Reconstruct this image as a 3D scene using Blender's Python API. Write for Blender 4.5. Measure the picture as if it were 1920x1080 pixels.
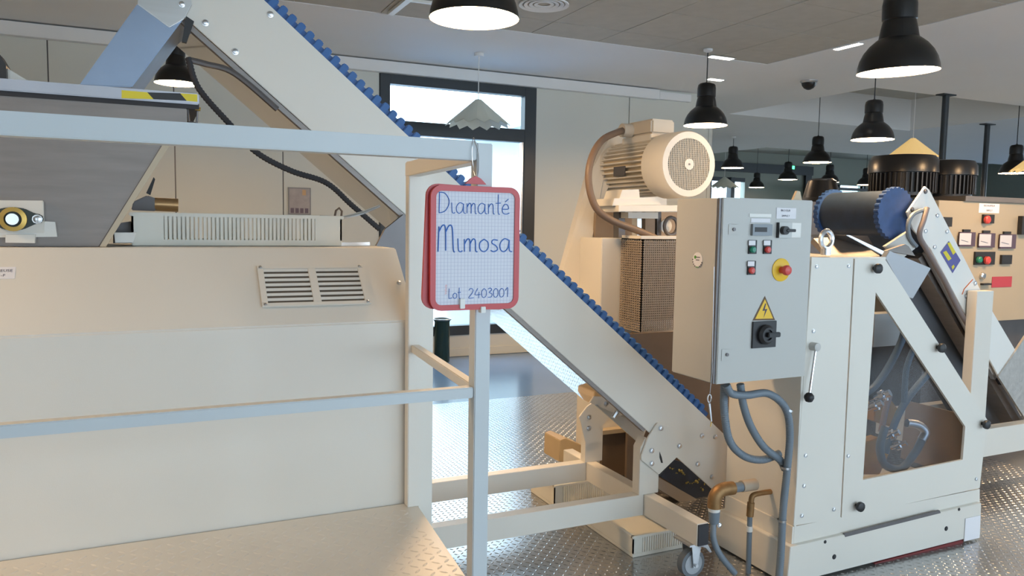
import bpy, bmesh, math, random
from mathutils import Vector, Matrix
from math import radians as rd, sin, cos, pi
random.seed(7)
for o in list(bpy.data.objects): bpy.data.objects.remove(o)
S = bpy.context.scene
COL = S.collection
# ------------------------------------------------------------------ camera
CH = 1.55; FPX = 1453.2
yaw, pit, rol = rd(25.095), rd(4.709), rd(0.8925)
fw = Vector((sin(yaw)*cos(pit), cos(yaw)*cos(pit), -sin(pit)))
rt = Vector((cos(yaw), -sin(yaw), 0)); up = rt.cross(fw)
r2 = rt*cos(rol)+up*sin(rol); u2 = up*cos(rol)-rt*sin(rol)
CAM = Vector((0, 0, CH))
cd = bpy.data.cameras.new('camera'); cam = bpy.data.objects.new('camera', cd); COL.objects.link(cam)
cd.sensor_width = 36; cd.lens = 36*FPX/1920; cd.clip_start = 0.05; cd.clip_end = 200
m = Matrix.Identity(4)
for i in range(3): m[i][0] = r2[i]; m[i][1] = u2[i]; m[i][2] = -fw[i]; m[i][3] = CAM[i]
cam.matrix_world = m; S.camera = cam
# ------------------------------------------------------------------ world, daylight, exposure
W = bpy.data.worlds.new('world'); S.world = W; W.use_nodes = True
bg = W.node_tree.nodes['Background']; bg.inputs[0].default_value = (0.68, 0.85, 1.0, 1); bg.inputs[1].default_value = 5.2
S.view_settings.view_transform = 'Standard'; S.view_settings.look = 'None'
S.view_settings.exposure = 0.12; S.view_settings.gamma = 1.0; S.view_settings.use_curve_mapping = False
def portal(name, loc, rot, sx, sy):
    l = bpy.data.lights.new(name, 'AREA'); l.shape = 'RECTANGLE'; l.size = sx; l.size_y = sy
    l.cycles.is_portal = True
    o = bpy.data.objects.new(name, l); COL.objects.link(o); o.location = loc; o.rotation_euler = rot
for i, x in enumerate((-1.6, 2.2, 6.0, 9.8)):
    portal('daylight_portal', (x, -3.25, 1.75), (rd(90), 0, 0), 1.2 if i == 0 else 3.2, 2.5)
portal('daylight_portal', (26.3, 5.5, 1.85), (rd(90), 0, rd(90)), 15.0, 2.2)
portal('daylight_portal', (3.26, 8.62, 1.75), (rd(-90), 0, 0), 1.8, 2.8)
LAMP_L = 92.0     # radiance of the pendant diffusers
# ------------------------------------------------------------------ helpers
def P(px, py, x=None, y=None, z=None):
    v = fw+r2*((px-960)/FPX)-u2*((py-540)/FPX)
    t = x/v.x if x is not None else (y/v.y if y is not None else (z-CH)/v.z)
    return CAM+v*t
def L(pts, y): return [P(a, b, y=y) for a, b in pts]
MATS = {}
def mat(name, col, rough=.5, metal=0., noise=0., nscale=6., bump=0., bscale=80., coat=0., stretch=None, spec=.5):
    if name in MATS: return MATS[name]
    M = bpy.data.materials.new(name); M.use_nodes = True; nt = M.node_tree; b = nt.nodes['Principled BSDF']
    b.inputs['Roughness'].default_value = rough; b.inputs['Metallic'].default_value = metal
    b.inputs['Specular IOR Level'].default_value = spec
    if coat: b.inputs['Coat Weight'].default_value = coat
    tc = nt.nodes.new('ShaderNodeTexCoord'); src = tc.outputs['Object']
    if stretch:
        mp = nt.nodes.new('ShaderNodeMapping'); mp.inputs['Scale'].default_value = stretch
        nt.links.new(src, mp.inputs[0]); src = mp.outputs[0]
    n = nt.nodes.new('ShaderNodeTexNoise'); n.inputs['Scale'].default_value = nscale; n.inputs['Detail'].default_value = 4
    nt.links.new(src, n.inputs['Vector'])
    r = nt.nodes.new('ShaderNodeMix'); r.data_type = 'RGBA'
    lo = [max(0, c*(1-noise)) for c in col]; hi = [min(1, c*(1+noise)) for c in col]
    r.inputs[6].default_value = (*lo, 1); r.inputs[7].default_value = (*hi, 1)
    nt.links.new(n.outputs[0], r.inputs[0]); nt.links.new(r.outputs[2], b.inputs['Base Color'])
    if bump:
        n2 = nt.nodes.new('ShaderNodeTexNoise'); n2.inputs['Scale'].default_value = bscale
        nt.links.new(src, n2.inputs['Vector'])
        bp = nt.nodes.new('ShaderNodeBump'); bp.inputs['Strength'].default_value = bump; bp.inputs['Distance'].default_value = .004
        nt.links.new(n2.outputs[0], bp.inputs['Height']); nt.links.new(bp.outputs[0], b.inputs['Normal'])
    MATS[name] = M; return M
def emat(name, col, strength):
    M = bpy.data.materials.new(name); M.use_nodes = True; b = M.node_tree.nodes['Principled BSDF']
    b.inputs['Base Color'].default_value = (.8, .8, .8, 1)
    b.inputs['Emission Color'].default_value = (*col, 1); b.inputs['Emission Strength'].default_value = strength
    MATS[name] = M; return M
def glassmat(name, tint, gloss=.08, rough=.02):
    M = bpy.data.materials.new(name); M.use_nodes = True; nt = M.node_tree; nt.nodes.clear()
    out = nt.nodes.new('ShaderNodeOutputMaterial'); t = nt.nodes.new('ShaderNodeBsdfTransparent'); g = nt.nodes.new('ShaderNodeBsdfGlossy')
    t.inputs[0].default_value = (*tint, 1); g.inputs['Roughness'].default_value = rough
    lw = nt.nodes.new('ShaderNodeLayerWeight'); pw = nt.nodes.new('ShaderNodeMath'); pw.operation = 'POWER'; pw.inputs[1].default_value = 4
    f = nt.nodes.new('ShaderNodeMath'); f.operation = 'MULTIPLY'; f.inputs[1].default_value = .5
    nt.links.new(lw.outputs['Facing'], pw.inputs[0]); nt.links.new(pw.outputs[0], f.inputs[0])
    ad = nt.nodes.new('ShaderNodeMath'); ad.operation = 'ADD'; ad.inputs[1].default_value = gloss; ad.use_clamp = True
    mx = nt.nodes.new('ShaderNodeMixShader')
    nt.links.new(f.outputs[0], ad.inputs[0]); nt.links.new(ad.outputs[0], mx.inputs[0])
    nt.links.new(t.outputs[0], mx.inputs[1]); nt.links.new(g.outputs[0], mx.inputs[2]); nt.links.new(mx.outputs[0], out.inputs[0])
    MATS[name] = M; return M

cream = mat('cream_paint', (.73, .70, .635), .38, noise=.03, nscale=3, bump=.04, bscale=300)
white_paint = mat('white_paint', (.78, .77, .73), .4, noise=.02)
grey_paint = mat('cabinet_grey_paint', (.51, .51, .485), .42, noise=.02, nscale=2, bump=.06, bscale=500)
steel = mat('stainless_steel', (.62, .62, .62), .28, 1., noise=.1, nscale=4, stretch=(1, 1, 14))
dull_steel = mat('brushed_steel', (.27, .245, .23), .55, 1., noise=.16, nscale=3, stretch=(2, 2, 16))
dark_steel = mat('dark_steel', (.16, .15, .15), .45, .7, noise=.2)
zinc = mat('zinc_bolt', (.62, .63, .65), .3, 1., noise=.1, nscale=40)
chrome = mat('chrome', (.8, .8, .82), .1, 1.)
black = mat('black_plastic', (.018, .018, .02), .45, noise=.2)
rubber = mat('black_rubber', (.03, .03, .035), .7, noise=.2)
lampblack = mat('lamp_black_enamel', (.012, .011, .011), .3, noise=.1)
blue_belt = mat('blue_belt', (.035, .13, .36), .5, noise=.2, nscale=20)
blue_dark = mat('dark_blue_belt', (.015, .03, .06), .5, noise=.5, nscale=14)
red_pl = mat('red_plastic', (.52, .045, .05), .35, noise=.1)
red_btn = mat('red_button', (.65, .07, .06), .3)
green_btn = mat('green_button', (.02, .22, .14), .3)
yellow = mat('yellow_plastic', (.85, .52, .02), .4)
haz_y = mat('hazard_yellow', (.72, .60, .03), .5); 
grey_hose = mat('grey_conduit', (.17, .21, .25), .45, noise=.1)
brown_hose = mat('brown_hose', (.16, .11, .08), .5, noise=.1)
crate_m = mat('white_crate_plastic', (.74, .73, .66), .45, noise=.04)
mesh_m = mat('mesh_wire', (.42, .35, .28), .5, .2)
paper_w = mat('white_paper', (.80, .79, .82), .7)
ink = mat('printed_ink', (.08, .07, .10), .7)
blue_ink = mat('blue_marker_ink', (.05, .16, .50), .6)
wall_m = mat('wall_panel_paint', (.67, .675, .62), .6, noise=.02, nscale=1.5)
plaster = mat('white_plaster', (.82, .82, .82), .75, noise=.02, nscale=2)
tile_m = mat('ceiling_tile_mineral', (.50, .47, .41), .85, noise=.10, nscale=9, bump=.15, bscale=160)
anth = mat('anthracite_frame', (.030, .036, .042), .4, noise=.1)
far_wall = mat('far_wall_paint', (.36, .38, .32), .6, noise=.04, nscale=1)
rust = mat('rusty_brass', (.30, .17, .07), .5, .6, noise=.4, nscale=30)
brass = mat('brass_ring', (.55, .36, .10), .35, .8, noise=.1)
copper = mat('copper_motor', (.62, .38, .18), .3, .7, noise=.1)
castgreen = mat('cast_iron_green', (.035, .05, .045), .5, noise=.2)
desk_m = mat('beige_desk_paint', (.42, .35, .25), .45, noise=.03)
ochre = mat('ochre_casting', (.55, .30, .06), .5, noise=.25, nscale=18)
inner_m = mat('inner_panel_brown', (.30, .23, .17), .6, noise=.1)
resin = mat('blue_grey_resin_floor', (.16, .27, .44), .20, noise=.12, nscale=1.2)
plate_m = mat('tread_plate_metal', (.47, .475, .48), .24, .9, noise=.12, nscale=3)
plate_w = mat('tread_plate_painted', (.74, .70, .63), .42, .25, noise=.08, nscale=5)
shade_p = mat('pleated_paper', (.72, .74, .64), .7, noise=.03)
red_skirt = mat('red_primer', (.20, .03, .03), .6)
purple = mat('sticker_blue', (.10, .10, .32), .5)
diff_m = emat('lamp_diffuser', (1.0, .64, .33), LAMP_L)
slot_e = emat('slot_light_diffuser', (1, .93, .8), 8)
glowpaper = emat('lit_paper', (1.0, .62, .2), .55); glowpaper.node_tree.nodes['Principled BSDF'].inputs['Base Color'].default_value = (.75, .65, .4, 1)
green_e = emat('exit_green', (.05, 1, .3), 3)
win_glass = glassmat('window_glass', (.93, .97, .98), .02)
acrylic = glassmat('smoked_acrylic', (.66, .68, .71), .02, .04)
part_glass = glassmat('partition_glass', (.62, .72, .70), .08)

rail_m = mat('rail_paint', (.55, .59, .61), .4, noise=.03)
mirror = mat('polished_steel', (.50, .50, .50), .035, 1., noise=.06)
lid_m = mat('lid_steel', (.40, .40, .43), .42, 1., noise=.12, nscale=6)
class MB:
    def __init__(s): s.v = []; s.f = []
    def poly(s, pts):
        i = len(s.v); s.v += [tuple(p) for p in pts]; s.f.append(list(range(i, i+len(pts)))); return s
    def prism(s, pts, d):
        d = Vector(d); n = len(pts); i = len(s.v); pts = [Vector(p) for p in pts]
        s.v += [tuple(p) for p in pts]+[tuple(p+d) for p in pts]
        s.f.append(list(range(i, i+n))); s.f.append([i+n+k for k in range(n)][::-1])
        for k in range(n): s.f.append([i+k, i+(k+1) % n, i+n+(k+1) % n, i+n+k])
        return s
    def box(s, x0, x1, y0, y1, z0, z1):
        return s.prism([(x0, y0, z0), (x1, y0, z0), (x1, y0, z1), (x0, y0, z1)], (0, y1-y0, 0))
    def bar(s, p0, p1, w, h, upv=(0, 0, 1)):
        p0, p1 = Vector(p0), Vector(p1); d = (p1-p0).normalized(); a = d.cross(Vector(upv))
        if a.length < 1e-4: a = d.cross(Vector((0, 1, 0)))
        a.normalize(); b = a.cross(d)
        return s.prism([p0-a*w/2-b*h/2, p0+a*w/2-b*h/2, p0+a*w/2+b*h/2, p0-a*w/2+b*h/2], p1-p0)
    def tube(s, path, r, n=10, caps=True):
        path = [Vector(p) for p in path]; N = len(path); rr = r if isinstance(r, (list, tuple)) else [r]*N
        t0 = (path[1]-path[0]).normalized(); a = t0.orthogonal().normalized(); base = len(s.v)
        for k, p in enumerate(path):
            t = (path[min(k+1, N-1)]-path[max(k-1, 0)]).normalized()
            a = (a-t*a.dot(t)).normalized(); b = t.cross(a)
            for j in range(n):
                q = p+(a*cos(2*pi*j/n)+b*sin(2*pi*j/n))*rr[k]; s.v.append(tuple(q))
        for k in range(N-1):
            for j in range(n): s.f.append([base+k*n+j, base+k*n+(j+1) % n, base+(k+1)*n+(j+1) % n, base+(k+1)*n+j])
        if caps: s.f.append([base+j for j in range(n)][::-1]); s.f.append([base+(N-1)*n+j for j in range(n)])
        return s
    def cyl(s, p0, p1, r, n=16): return s.tube([p0, p1], r, n)
    def lathe(s, prof, o=(0, 0, 0), ax=(0, 0, 1), n=24, caps=False):
        o = Vector(o); ax = Vector(ax).normalized(); a = ax.orthogonal().normalized(); b = ax.cross(a); base = len(s.v); N = len(prof)
        for r, h in prof:
            for j in range(n): s.v.append(tuple(o+ax*h+(a*cos(2*pi*j/n)+b*sin(2*pi*j/n))*r))
        for k in range(N-1):
            for j in range(n): s.f.append([base+k*n+j, base+k*n+(j+1) % n, base+(k+1)*n+(j+1) % n, base+(k+1)*n+j])
        if caps: s.f.append([base+j for j in range(n)][::-1]); s.f.append([base+(N-1)*n+j for j in range(n)])
        return s
    def mesh(s, name, m, smooth=False, bevel=0):
        me = bpy.data.meshes.new(name); me.from_pydata(s.v, [], s.f); me.validate()
        bm = bmesh.new(); bm.from_mesh(me); bmesh.ops.recalc_face_normals(bm, faces=bm.faces)
        if bevel: bmesh.ops.bevel(bm, geom=list(bm.edges), offset=bevel, segments=2, affect='EDGES', clamp_overlap=True)
        bm.to_mesh(me); bm.free(); me.materials.append(m)
        if smooth:
            for p in me.polygons: p.use_smooth = True
            me.set_sharp_from_angle(angle=rd(38))
        return me
    def build(s, name, m, parent=None, smooth=False, bevel=0, kind=None, label=None):
        return add(name, s.mesh(name, m, smooth, bevel), parent, kind, label)
def add(name, me, parent=None, kind=None, label=None, loc=None):
    o = bpy.data.objects.new(name, me); COL.objects.link(o)
    if parent is not None:
        o.parent = parent
        if loc is None: o.matrix_parent_inverse = Matrix.Translation(-wloc(parent))
    if loc is not None: o.location = loc
    if kind: o['kind'] = kind
    if label: o['label'] = label
    return o
def wloc(o):
    v = Vector((0, 0, 0))
    while o is not None: v = v+o.location+o.matrix_parent_inverse.translation; o = o.parent
    return v
def tag(o, label, cat, group=None):
    o['label'] = label; o['category'] = cat
    if group: o['group'] = group
    return o
def thing(name, loc, label, cat, group=None):
    o = bpy.data.objects.new(name, None); COL.objects.link(o); o.location = loc; o.empty_display_size = .1
    return tag(o, label, cat, group)
def struct(o): o['kind'] = 'structure'; return o
def text(s, size, m, name, parent, org, xd, yd, depth=.0006, align='CENTER'):
    c = bpy.data.curves.new(name, 'FONT'); c.body = s; c.size = size; c.align_x = align; c.align_y = 'CENTER'; c.resolution_u = 2
    t = bpy.data.objects.new('tmp_text', c); COL.objects.link(t)
    bpy.context.view_layer.update()
    me = bpy.data.meshes.new_from_object(t.evaluated_get(bpy.context.evaluated_depsgraph_get())); bpy.data.objects.remove(t)
    xd, yd = Vector(xd).normalized(), Vector(yd).normalized(); n = xd.cross(yd); org = Vector(org)+n*depth
    for v in me.vertices: v.co = org+xd*v.co.x+yd*v.co.y
    me.materials.clear(); me.materials.append(m); me.name = name
    return add(name, me, parent)
def smoothpath(pts, n=8):
    pts = [Vector(p) for p in pts]; out = []
    for i in range(len(pts)-1):
        p0, p1, p2, p3 = pts[max(i-1, 0)], pts[i], pts[i+1], pts[min(i+2, len(pts)-1)]
        for k in range(n):
            t = k/n; out.append(.5*((2*p1)+(p2-p0)*t+(2*p0-5*p1+4*p2-p3)*t*t+(3*p1-p0-3*p2+p3)*t**3))
    return out+[pts[-1]]
def ribs(path, r, pitch=.011, amp=.08):
    path = smoothpath(path, 10); out = []; rr = []
    # resample to a fine pitch and alternate the radius to give the corrugation
    acc = 0; k = 0; last = path[0]; out.append(path[0])
    for q in path[1:]:
        seg = (q-last).length
        while acc+seg >= pitch/2:
            t = (pitch/2-acc)/seg; last = last.lerp(q, t); out.append(last.copy()); seg = (q-last).length; acc = 0
        acc += seg; last = q
    rr = [r*(1+amp*(1 if i % 2 else -1)) for i in range(len(out))]
    return out, rr
BOLT = {}
def bolt(parent, pt, d=(0, -1, 0), r=.011, m=None, name='bolt', h=.008):
    key = (tuple(d), round(r, 4), round(h, 4), (m or zinc).name, name)
    if key not in BOLT:
        BOLT[key] = MB().lathe([(r*1.35, 0), (r*1.35, h*.25), (r, h*.3), (r, h*.85), (r*.7, h)], (0, 0, 0), d, 10, True).mesh(name, m or zinc, True)
    o = bpy.data.objects.new(name, BOLT[key]); COL.objects.link(o); o.parent = parent; o.location = Vector(pt)-wloc(parent); return o
# ------------------------------------------------------------------ the room
YW = 8.40; CZ = 3.30
fl = struct(MB().box(-6, 26, -3.4, 20, -.12, -.004).build('floor', resin))
treads = MB(); plate = MB()
MB().box(-6, 26, -3.4, 6.2, -.004, 0).build('tread_plate', plate_m, fl)
def tread_mesh(x0, x1, y0, y1, z, pitch, skip=None):
    v = []; f = []; nx = int((x1-x0)/pitch); ny = int((y1-y0)/pitch)
    l, w, h = pitch*.46, pitch*.15, .0016
    for i in range(nx):
        for j in range(ny):
            cx, cy = x0+(i+.5)*pitch, y0+(j+.5)*pitch
            if skip and skip(cx, cy): continue
            a = rd(45) if (i+j) % 2 else rd(-45); ux, uy = cos(a), sin(a); b = len(v)
            for (s, t, hh) in ((-l, 0, 0), (-l*.3, -w, 0), (l*.5, -w*.8, 0), (l, 0, 0), (l*.5, w*.8, 0), (-l*.3, w, 0), (-l*.45, 0, h), (l*.5, 0, h)):
                v.append((cx+ux*s-uy*t, cy+uy*s+ux*t, z+hh))
            f += [[b, b+1, b+6], [b+1, b+2, b+7, b+6], [b+2, b+3, b+7], [b+3, b+4, b+7], [b+4, b+5, b+6, b+7], [b+5, b, b+6]]
    mb = MB(); mb.v = v; mb.f = f; return mb
def hidden(x, y):
    q = Vector((x, y, 0))-CAM; d = q.dot(fw)
    if d <= .2: return True
    px, py = 960+FPX*q.dot(r2)/d, 540-FPX*q.dot(u2)/d
    return px < 700 or px > 2150 or py > 1250
tr = tread_mesh(.6, 5.2, 1.9, 6.2, 0, .030, hidden)
me = bpy.data.meshes.new('floor_tread'); me.from_pydata(tr.v, [], tr.f); me.materials.append(plate_m)
add('floor_tread', me, fl, 'stuff')
# back wall: panels with open joints on a dark backing
XJ = [-6, -4.4, -2.95, -1.88, -.812, .246, 1.278, 2.307]
wb = struct(MB().box(-6, 2.307, YW+.02, YW+.3, 0, 3.9).box(4.211, 6.80, YW+.02, YW+.3, 0, 3.9)
            .box(2.307, 4.211, YW+.02, YW+.3, 3.235, 3.9).box(2.307, 4.211, YW+.02, YW+.3, 0, .25).build('wall_back', dark_steel))
for a, b in list(zip(XJ[:-1], XJ[1:])): MB().box(a+.006, b-.006, YW, YW+.02, .0, 3.34).build('wall_panel', wall_m, wb)
for a, b in ((4.211, 5.532), (5.532, 6.80)): MB().box(a+.006, b-.006, YW, YW+.02, 0, 3.34).build('wall_panel', wall_m, wb)
MB().box(2.307, 4.211, YW, YW+.02, 3.235, 3.34).build('wall_panel', wall_m, wb)
MB().box(2.307, 4.211, YW, YW+.02, 0, .25).build('wall_panel', wall_m, wb)
struct(MB().box(-6, 2.307, YW-.015, YW, 0, .09).box(4.211, 6.8, YW-.015, YW, 0, .09).box(2.307, 4.211, YW-.015, YW, 0, .09).build('baseboard_back', wall_m))
struct(MB().box(-6, 5.93, YW-.09, YW, 3.165, 3.285).build('trim_1', plaster, bevel=.004))
struct(MB().box(5.95, 6.45, YW-.06, YW, 3.175, 3.27).build('trim_2', plaster, bevel=.004))
struct(MB().box(6.80, 6.86, YW, 18.5, 0, 3.9).build('wall_return', wall_m))
struct(MB().box(-6.2, -6, -3.4, YW+.3, 0, 3.9).build('wall_left', wall_m))
# window 1
w1 = struct(MB().box(2.307, 2.42, YW-.02, YW+.10, .25, 3.235).box(4.06, 4.211, YW-.02, YW+.10, .25, 3.235)
            .box(2.42, 4.06, YW-.02, YW+.10, 3.06, 3.235).box(2.42, 4.06, YW-.02, YW+.10, 2.52, 2.67).box(2.42, 4.06, YW-.02, YW+.10, .25, .36).build('window_1', anth, bevel=.004))
MB().box(2.42, 4.06, YW+.05, YW+.056, 2.67, 3.06).build('pane', win_glass, w1)
MB().box(2.42, 4.06, YW+.05, YW+.056, .36, 2.52).build('pane', win_glass, w1)
MB().box(4.03, 4.06, YW+.0, YW+.05, .36, 2.52).box(2.42, 2.45, YW+.0, YW+.05, .36, 2.52).build('glazing_bead', steel, w1)
# front wall with the windows behind the camera
wf = MB(); xs = [-6, -2.2, -1.0, .6, 3.8, 4.4, 7.6, 8.2, 11.4, 26]
for k in range(0, len(xs)-1, 2): wf.box(xs[k], xs[k+1], -3.4, -3.2, 0, 3.9)
for k in range(1, len(xs)-1, 2): wf.box(xs[k], xs[k+1], -3.4, -3.2, 0, .5); wf.box(xs[k], xs[k+1], -3.4, -3.2, 3.0, 3.9)
struct(wf.build('wall_front', wall_m))
for n, k in enumerate(range(1, len(xs)-1, 2)):
    a, b = xs[k], xs[k+1]; q = MB()
    for (x0, x1, z0, z1) in ((a, a+.06, .5, 3), (b-.06, b, .5, 3), (a, b, .5, .56), (a, b, 2.94, 3), ((a+b)/2-.03, (a+b)/2+.03, .5, 3)): q.box(x0, x1, -3.36, -3.28, z0, z1)
    struct(q.build('window_%d' % (n+3), anth))
# far wall of the hall with its own window, header and mullions
YF = 18.5
fx0, fx1 = P(1330, 340, y=YF).x, P(1397, 340, y=YF).x; gx0, gx1 = P(1574, 340, y=YF).x, P(1618, 340, y=YF).x
wfar = MB()
for a, b, z0, z1 in ((6.86, fx0, 0, 4), (fx1, gx0, 0, 4), (gx1, 26, 0, 4), (fx0, fx1, 3.05, 4), (gx0, gx1, 2.98, 4), (fx0, fx1, 0, 1.2), (gx0, gx1, 0, 1.2)): wfar.box(a, b, YF, YF+.2, z0, z1)
struct(wfar.build('wall_far', far_wall))
zh0, zh1 = P(1430, 325, y=YF).z, P(1430, 308, y=YF).z
struct(MB().box(fx0-.3, P(1520, 320, y=YF).x, YF-.12, YF, zh0, zh1).box(P(1507, 330, y=YF).x, P(1518, 330, y=YF).x, YF-.1, YF, 0, zh0).build('trim_3', anth))
a, b = P(1367, 340, y=YF).x, P(1374, 340, y=YF).x
w2 = struct(MB().box(fx0, fx0+.1, YF, YF+.1, 1.2, 3.05).box(a, b, YF-.1, YF+.1, 1.2, 3.05).box(fx0, fx1, YF, YF+.1, 2.93, 3.05).box(fx0, a, YF, YF+.1, 2.28, 2.36).build('window_2', anth))
MB().box(fx0, fx1, YF+.05, YF+.06, 1.2, 2.95).build('pane', win_glass, w2)
w7 = struct(MB().box(gx0-.08, gx0, YF-.05, YF+.1, 1.2, 3).box(gx1, gx1+.08, YF-.05, YF+.1, 1.2, 3).box(gx0, gx1, YF-.05, YF+.1, 2.30, 2.40).build('window_7', anth))
MB().box(gx0, gx1, YF+.05, YF+.06, 1.2, 2.98).build('pane', win_glass, w7)
# right-hand wall: long glazed strip
wr = struct(MB().box(26, 26.2, -3.4, 20, 0, .9).box(26, 26.2, -3.4, 20, 2.9, 4).box(26, 26.2, -3.4, -2, .9, 2.9).box(26, 26.2, 13, 20, .9, 2.9).build('wall_right', far_wall))
struct(MB().box(26.02, 26.1, -2, 13, .9, 1).box(26.02, 26.1, -2, 13, 2.8, 2.9).box(26.02, 26.1, 2.9, 3.1, .9, 2.9).box(26.02, 26.1, 7.9, 8.1, .9, 2.9).build('window_8', anth))
# ceiling: plaster border, tile field, two coffers
ce = struct(MB().box(-6, 6.05, 6.55, 8.75, CZ, CZ+.15).box(6.05, 8.15, -3.4, 18.7, CZ, CZ+.15)
            .box(8.15, 26, -3.4, 7.0, CZ+.015, CZ+.15).box(8.15, 12.2, 9.6, 18.7, CZ, CZ+.15).box(12.2, 26, 7.0, 13.2, CZ+.01, CZ+.15).build('ceiling', plaster))
MB().box(8.15, 12.2, 9.6, 9.7, CZ+.15, 3.86).box(12.2, 12.3, 7.0, 9.7, CZ+.15, 3.86).box(8.05, 8.15, 7.0, 9.7, CZ+.15, 3.86).box(8.15, 12.2, 6.9, 7.0, CZ+.15, 3.86).build('coffer_wall', plaster, ce)
MB().box(8.1, 12.25, 6.95, 9.65, 3.84, 3.9).build('coffer_top', tile_m, ce)
MB().box(12.2, 26, 13.1, 13.2, CZ+.15, 3.86).box(12.2, 12.3, 13.2, 18.5, CZ+.15, 3.86).build('coffer_wall', plaster, ce)
MB().box(12.2, 26, 13.2, 18.6, 3.84, 3.9).build('coffer_top', tile_m, ce)
MB().box(-6, 6.05, -3.4, 6.55, CZ+.03, CZ+.05).build('tile_grid', plaster, ce)
tx = [6.05-.708*k for k in range(18)]; ty = [6.55, 6.10, 5.39, 4.68, 3.97, 3.26, 2.55, 1.84, 1.13, .42, -.29, -1.0, -1.71, -2.42, -3.13]
for i in range(17):
    for j in range(14):
        x1, x0, y1, y0 = tx[i]-.004, tx[i+1]+.004, ty[j]-.004, ty[j+1]+.004
        if x1 < -1.5 or y1 < 2.5: continue
        dz = random.uniform(0, .003)
        MB().box(x0, x1, y0, y1, CZ+.004+dz, CZ+.03).build('ceiling_tile', tile_m, ce)
MB().box(-6, -1.5, -3.4, 6.55, CZ+.004, CZ+.03).box(-1.5, 6.05, -3.4, 2.5, CZ+.004, CZ+.03).build('ceiling_field', tile_m, ce)
def PP(px, py, o, n):
    v = fw+r2*((px-960)/FPX)-u2*((py-540)/FPX); o = Vector(o); n = Vector(n)
    return CAM+v*((o-CAM).dot(n)/v.dot(n))
# ------------------------------------------------------------------ dough mixer on the left
mx = thing('dough_mixer', (-.7, 2.6, 0), 'large cream dough mixer with a sloping top and steel trough behind the guard rail', 'machine')
MB().prism([(-2.2, 2.32, .55), (-2.2, 2.32, 1.243), (-2.2, 2.55, 1.463), (-2.2, 2.96, 1.463), (-2.2, 2.96, .0), (-2.2, 2.32, .0)], (2.957, 0, 0)).build('body', cream, mx, bevel=.004)
MB().box(.757, .806, 2.30, 2.36, 0, 1.69).build('end_post', cream, mx, bevel=.003)
SO, SN = Vector((0, 2.32, 1.243)), Vector((0, -.22, .23)).normalized(); SU = Vector((0, .23, .22)).normalized()
def sl(px, py, off=0): return PP(px, py, SO+SN*off, SN)
# vent grille on the slope
ga, gb, gc, gd = sl(484, 501), sl(682, 499), sl(692, 573), sl(488, 577)
xa, xb = (ga.x+gd.x)/2, (gb.x+gc.x)/2; ua, ub = (gd-SO).dot(SU), (ga-SO).dot(SU); ua = (ua+(gc-SO).dot(SU))/2; ub = (ub+(gb-SO).dot(SU))/2
def sq(x, u, off=0): return SO+SU*u+SN*off+Vector((x, 0, 0))
def sbox(mb, x0, x1, u0, u1, o0, o1): return mb.prism([sq(x0, u0, o0), sq(x1, u0, o0), sq(x1, u1, o0), sq(x0, u1, o0)], SN*(o1-o0))
gr = sbox(MB(), xa+.004, xb-.004, ua+.004, ub-.004, .0005, .002).build('vent_backing', mat('vent_recess_shade', (.13, .105, .08), .7), mx)  # dark sheet paints the shade seen between the slats
wd, hh = xb-xa, ub-ua
f = MB(); bw = .018; mid = (xa+xb)/2
for (x0, x1, u0, u1) in ((xa, xb, ua, ua+.014), (xa, xb, ub-.014, ub), (xa, xa+bw, ua+.014, ub-.014), (xb-bw, xb, ua+.014, ub-.014), (mid-.012, mid+.012, ua+.014, ub-.014)): sbox(f, x0, x1, u0, u1, .002, .008)
vg = f.build('vent_grille', cream, mx, bevel=.001)
for (x0, x1) in ((xa+bw, mid-.012), (mid+.012, xb-bw)):
    n = 7; st = (hh-.028)/n
    for k in range(n):
        u0 = ua+.014+k*st
        MB().prism([sq(x0, u0+st*.52, .003), sq(x1, u0+st*.52, .003), sq(x1, u0+st*.96, .006), sq(x0, u0+st*.96, .006)], SN*.0015-SU*.001).build('slat', cream, vg)
for x in (xa+.01, xb-.01):
    for u in (ua+.008, ub-.008): bolt(vg, sq(x, u, .008), SN, .004, name='screw', h=.004)
bolt(mx, sl(748, 531), SN, .006, name='screw', h=.006)
# printed label
la, lb = sl(30, 501).x, sl(30, 523); u1, u0 = (sl(20, 501)-SO).dot(SU), (sl(20, 523)-SO).dot(SU)
sbox(MB(), la-.13, la, u0, u1, .0005, .0012).build('printed_label', paper_w, mx)
text('PETRISSEUSE', .0135, ink, 'lettering', mx, sq(la-.006, u0+(u1-u0)*.66, .0014), (1, 0, 0), SU, align='RIGHT')
text('1-F', .0135, ink, 'lettering', mx, sq(la-.022, u0+(u1-u0)*.26, .0014), (1, 0, 0), SU, align='RIGHT')
# trough, lid, bearing
MB().prism([(-1.6, 2.62, 1.464), (-.135, 2.62, 1.464), (.082, 2.62, 1.836), (-1.6, 2.62, 1.836)], (0, .34, 0)).build('trough', dull_steel, mx, bevel=.003)
MB().prism([(-.135, 2.612, 1.464), (-.118, 2.612, 1.464), (.098, 2.612, 1.836), (.078, 2.612, 1.836)], (0, .01, 0)).build('trough_edge', mat('buff_edge', (.50, .44, .33), .5), mx)
lid = MB().box(-1.6, .146, 2.575, 2.98, 1.897, 1.93).build('lid', lid_m, mx, bevel=.003)
MB().box(-1.6, .146, 2.582, 2.98, 1.884, 1.897).build('lid_seal', rubber, lid)
MB().box(-1.6, .112, 2.585, 2.97, 1.836, 1.884).build('lid_frame', dull_steel, mx, bevel=.002)
YT = 2.574
MB().prism(L([(228, 169), (276, 173), (288, 186), (228, 184)], YT), (0, .002, 0)).build('hazard_tape', haz_y, lid)
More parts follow.
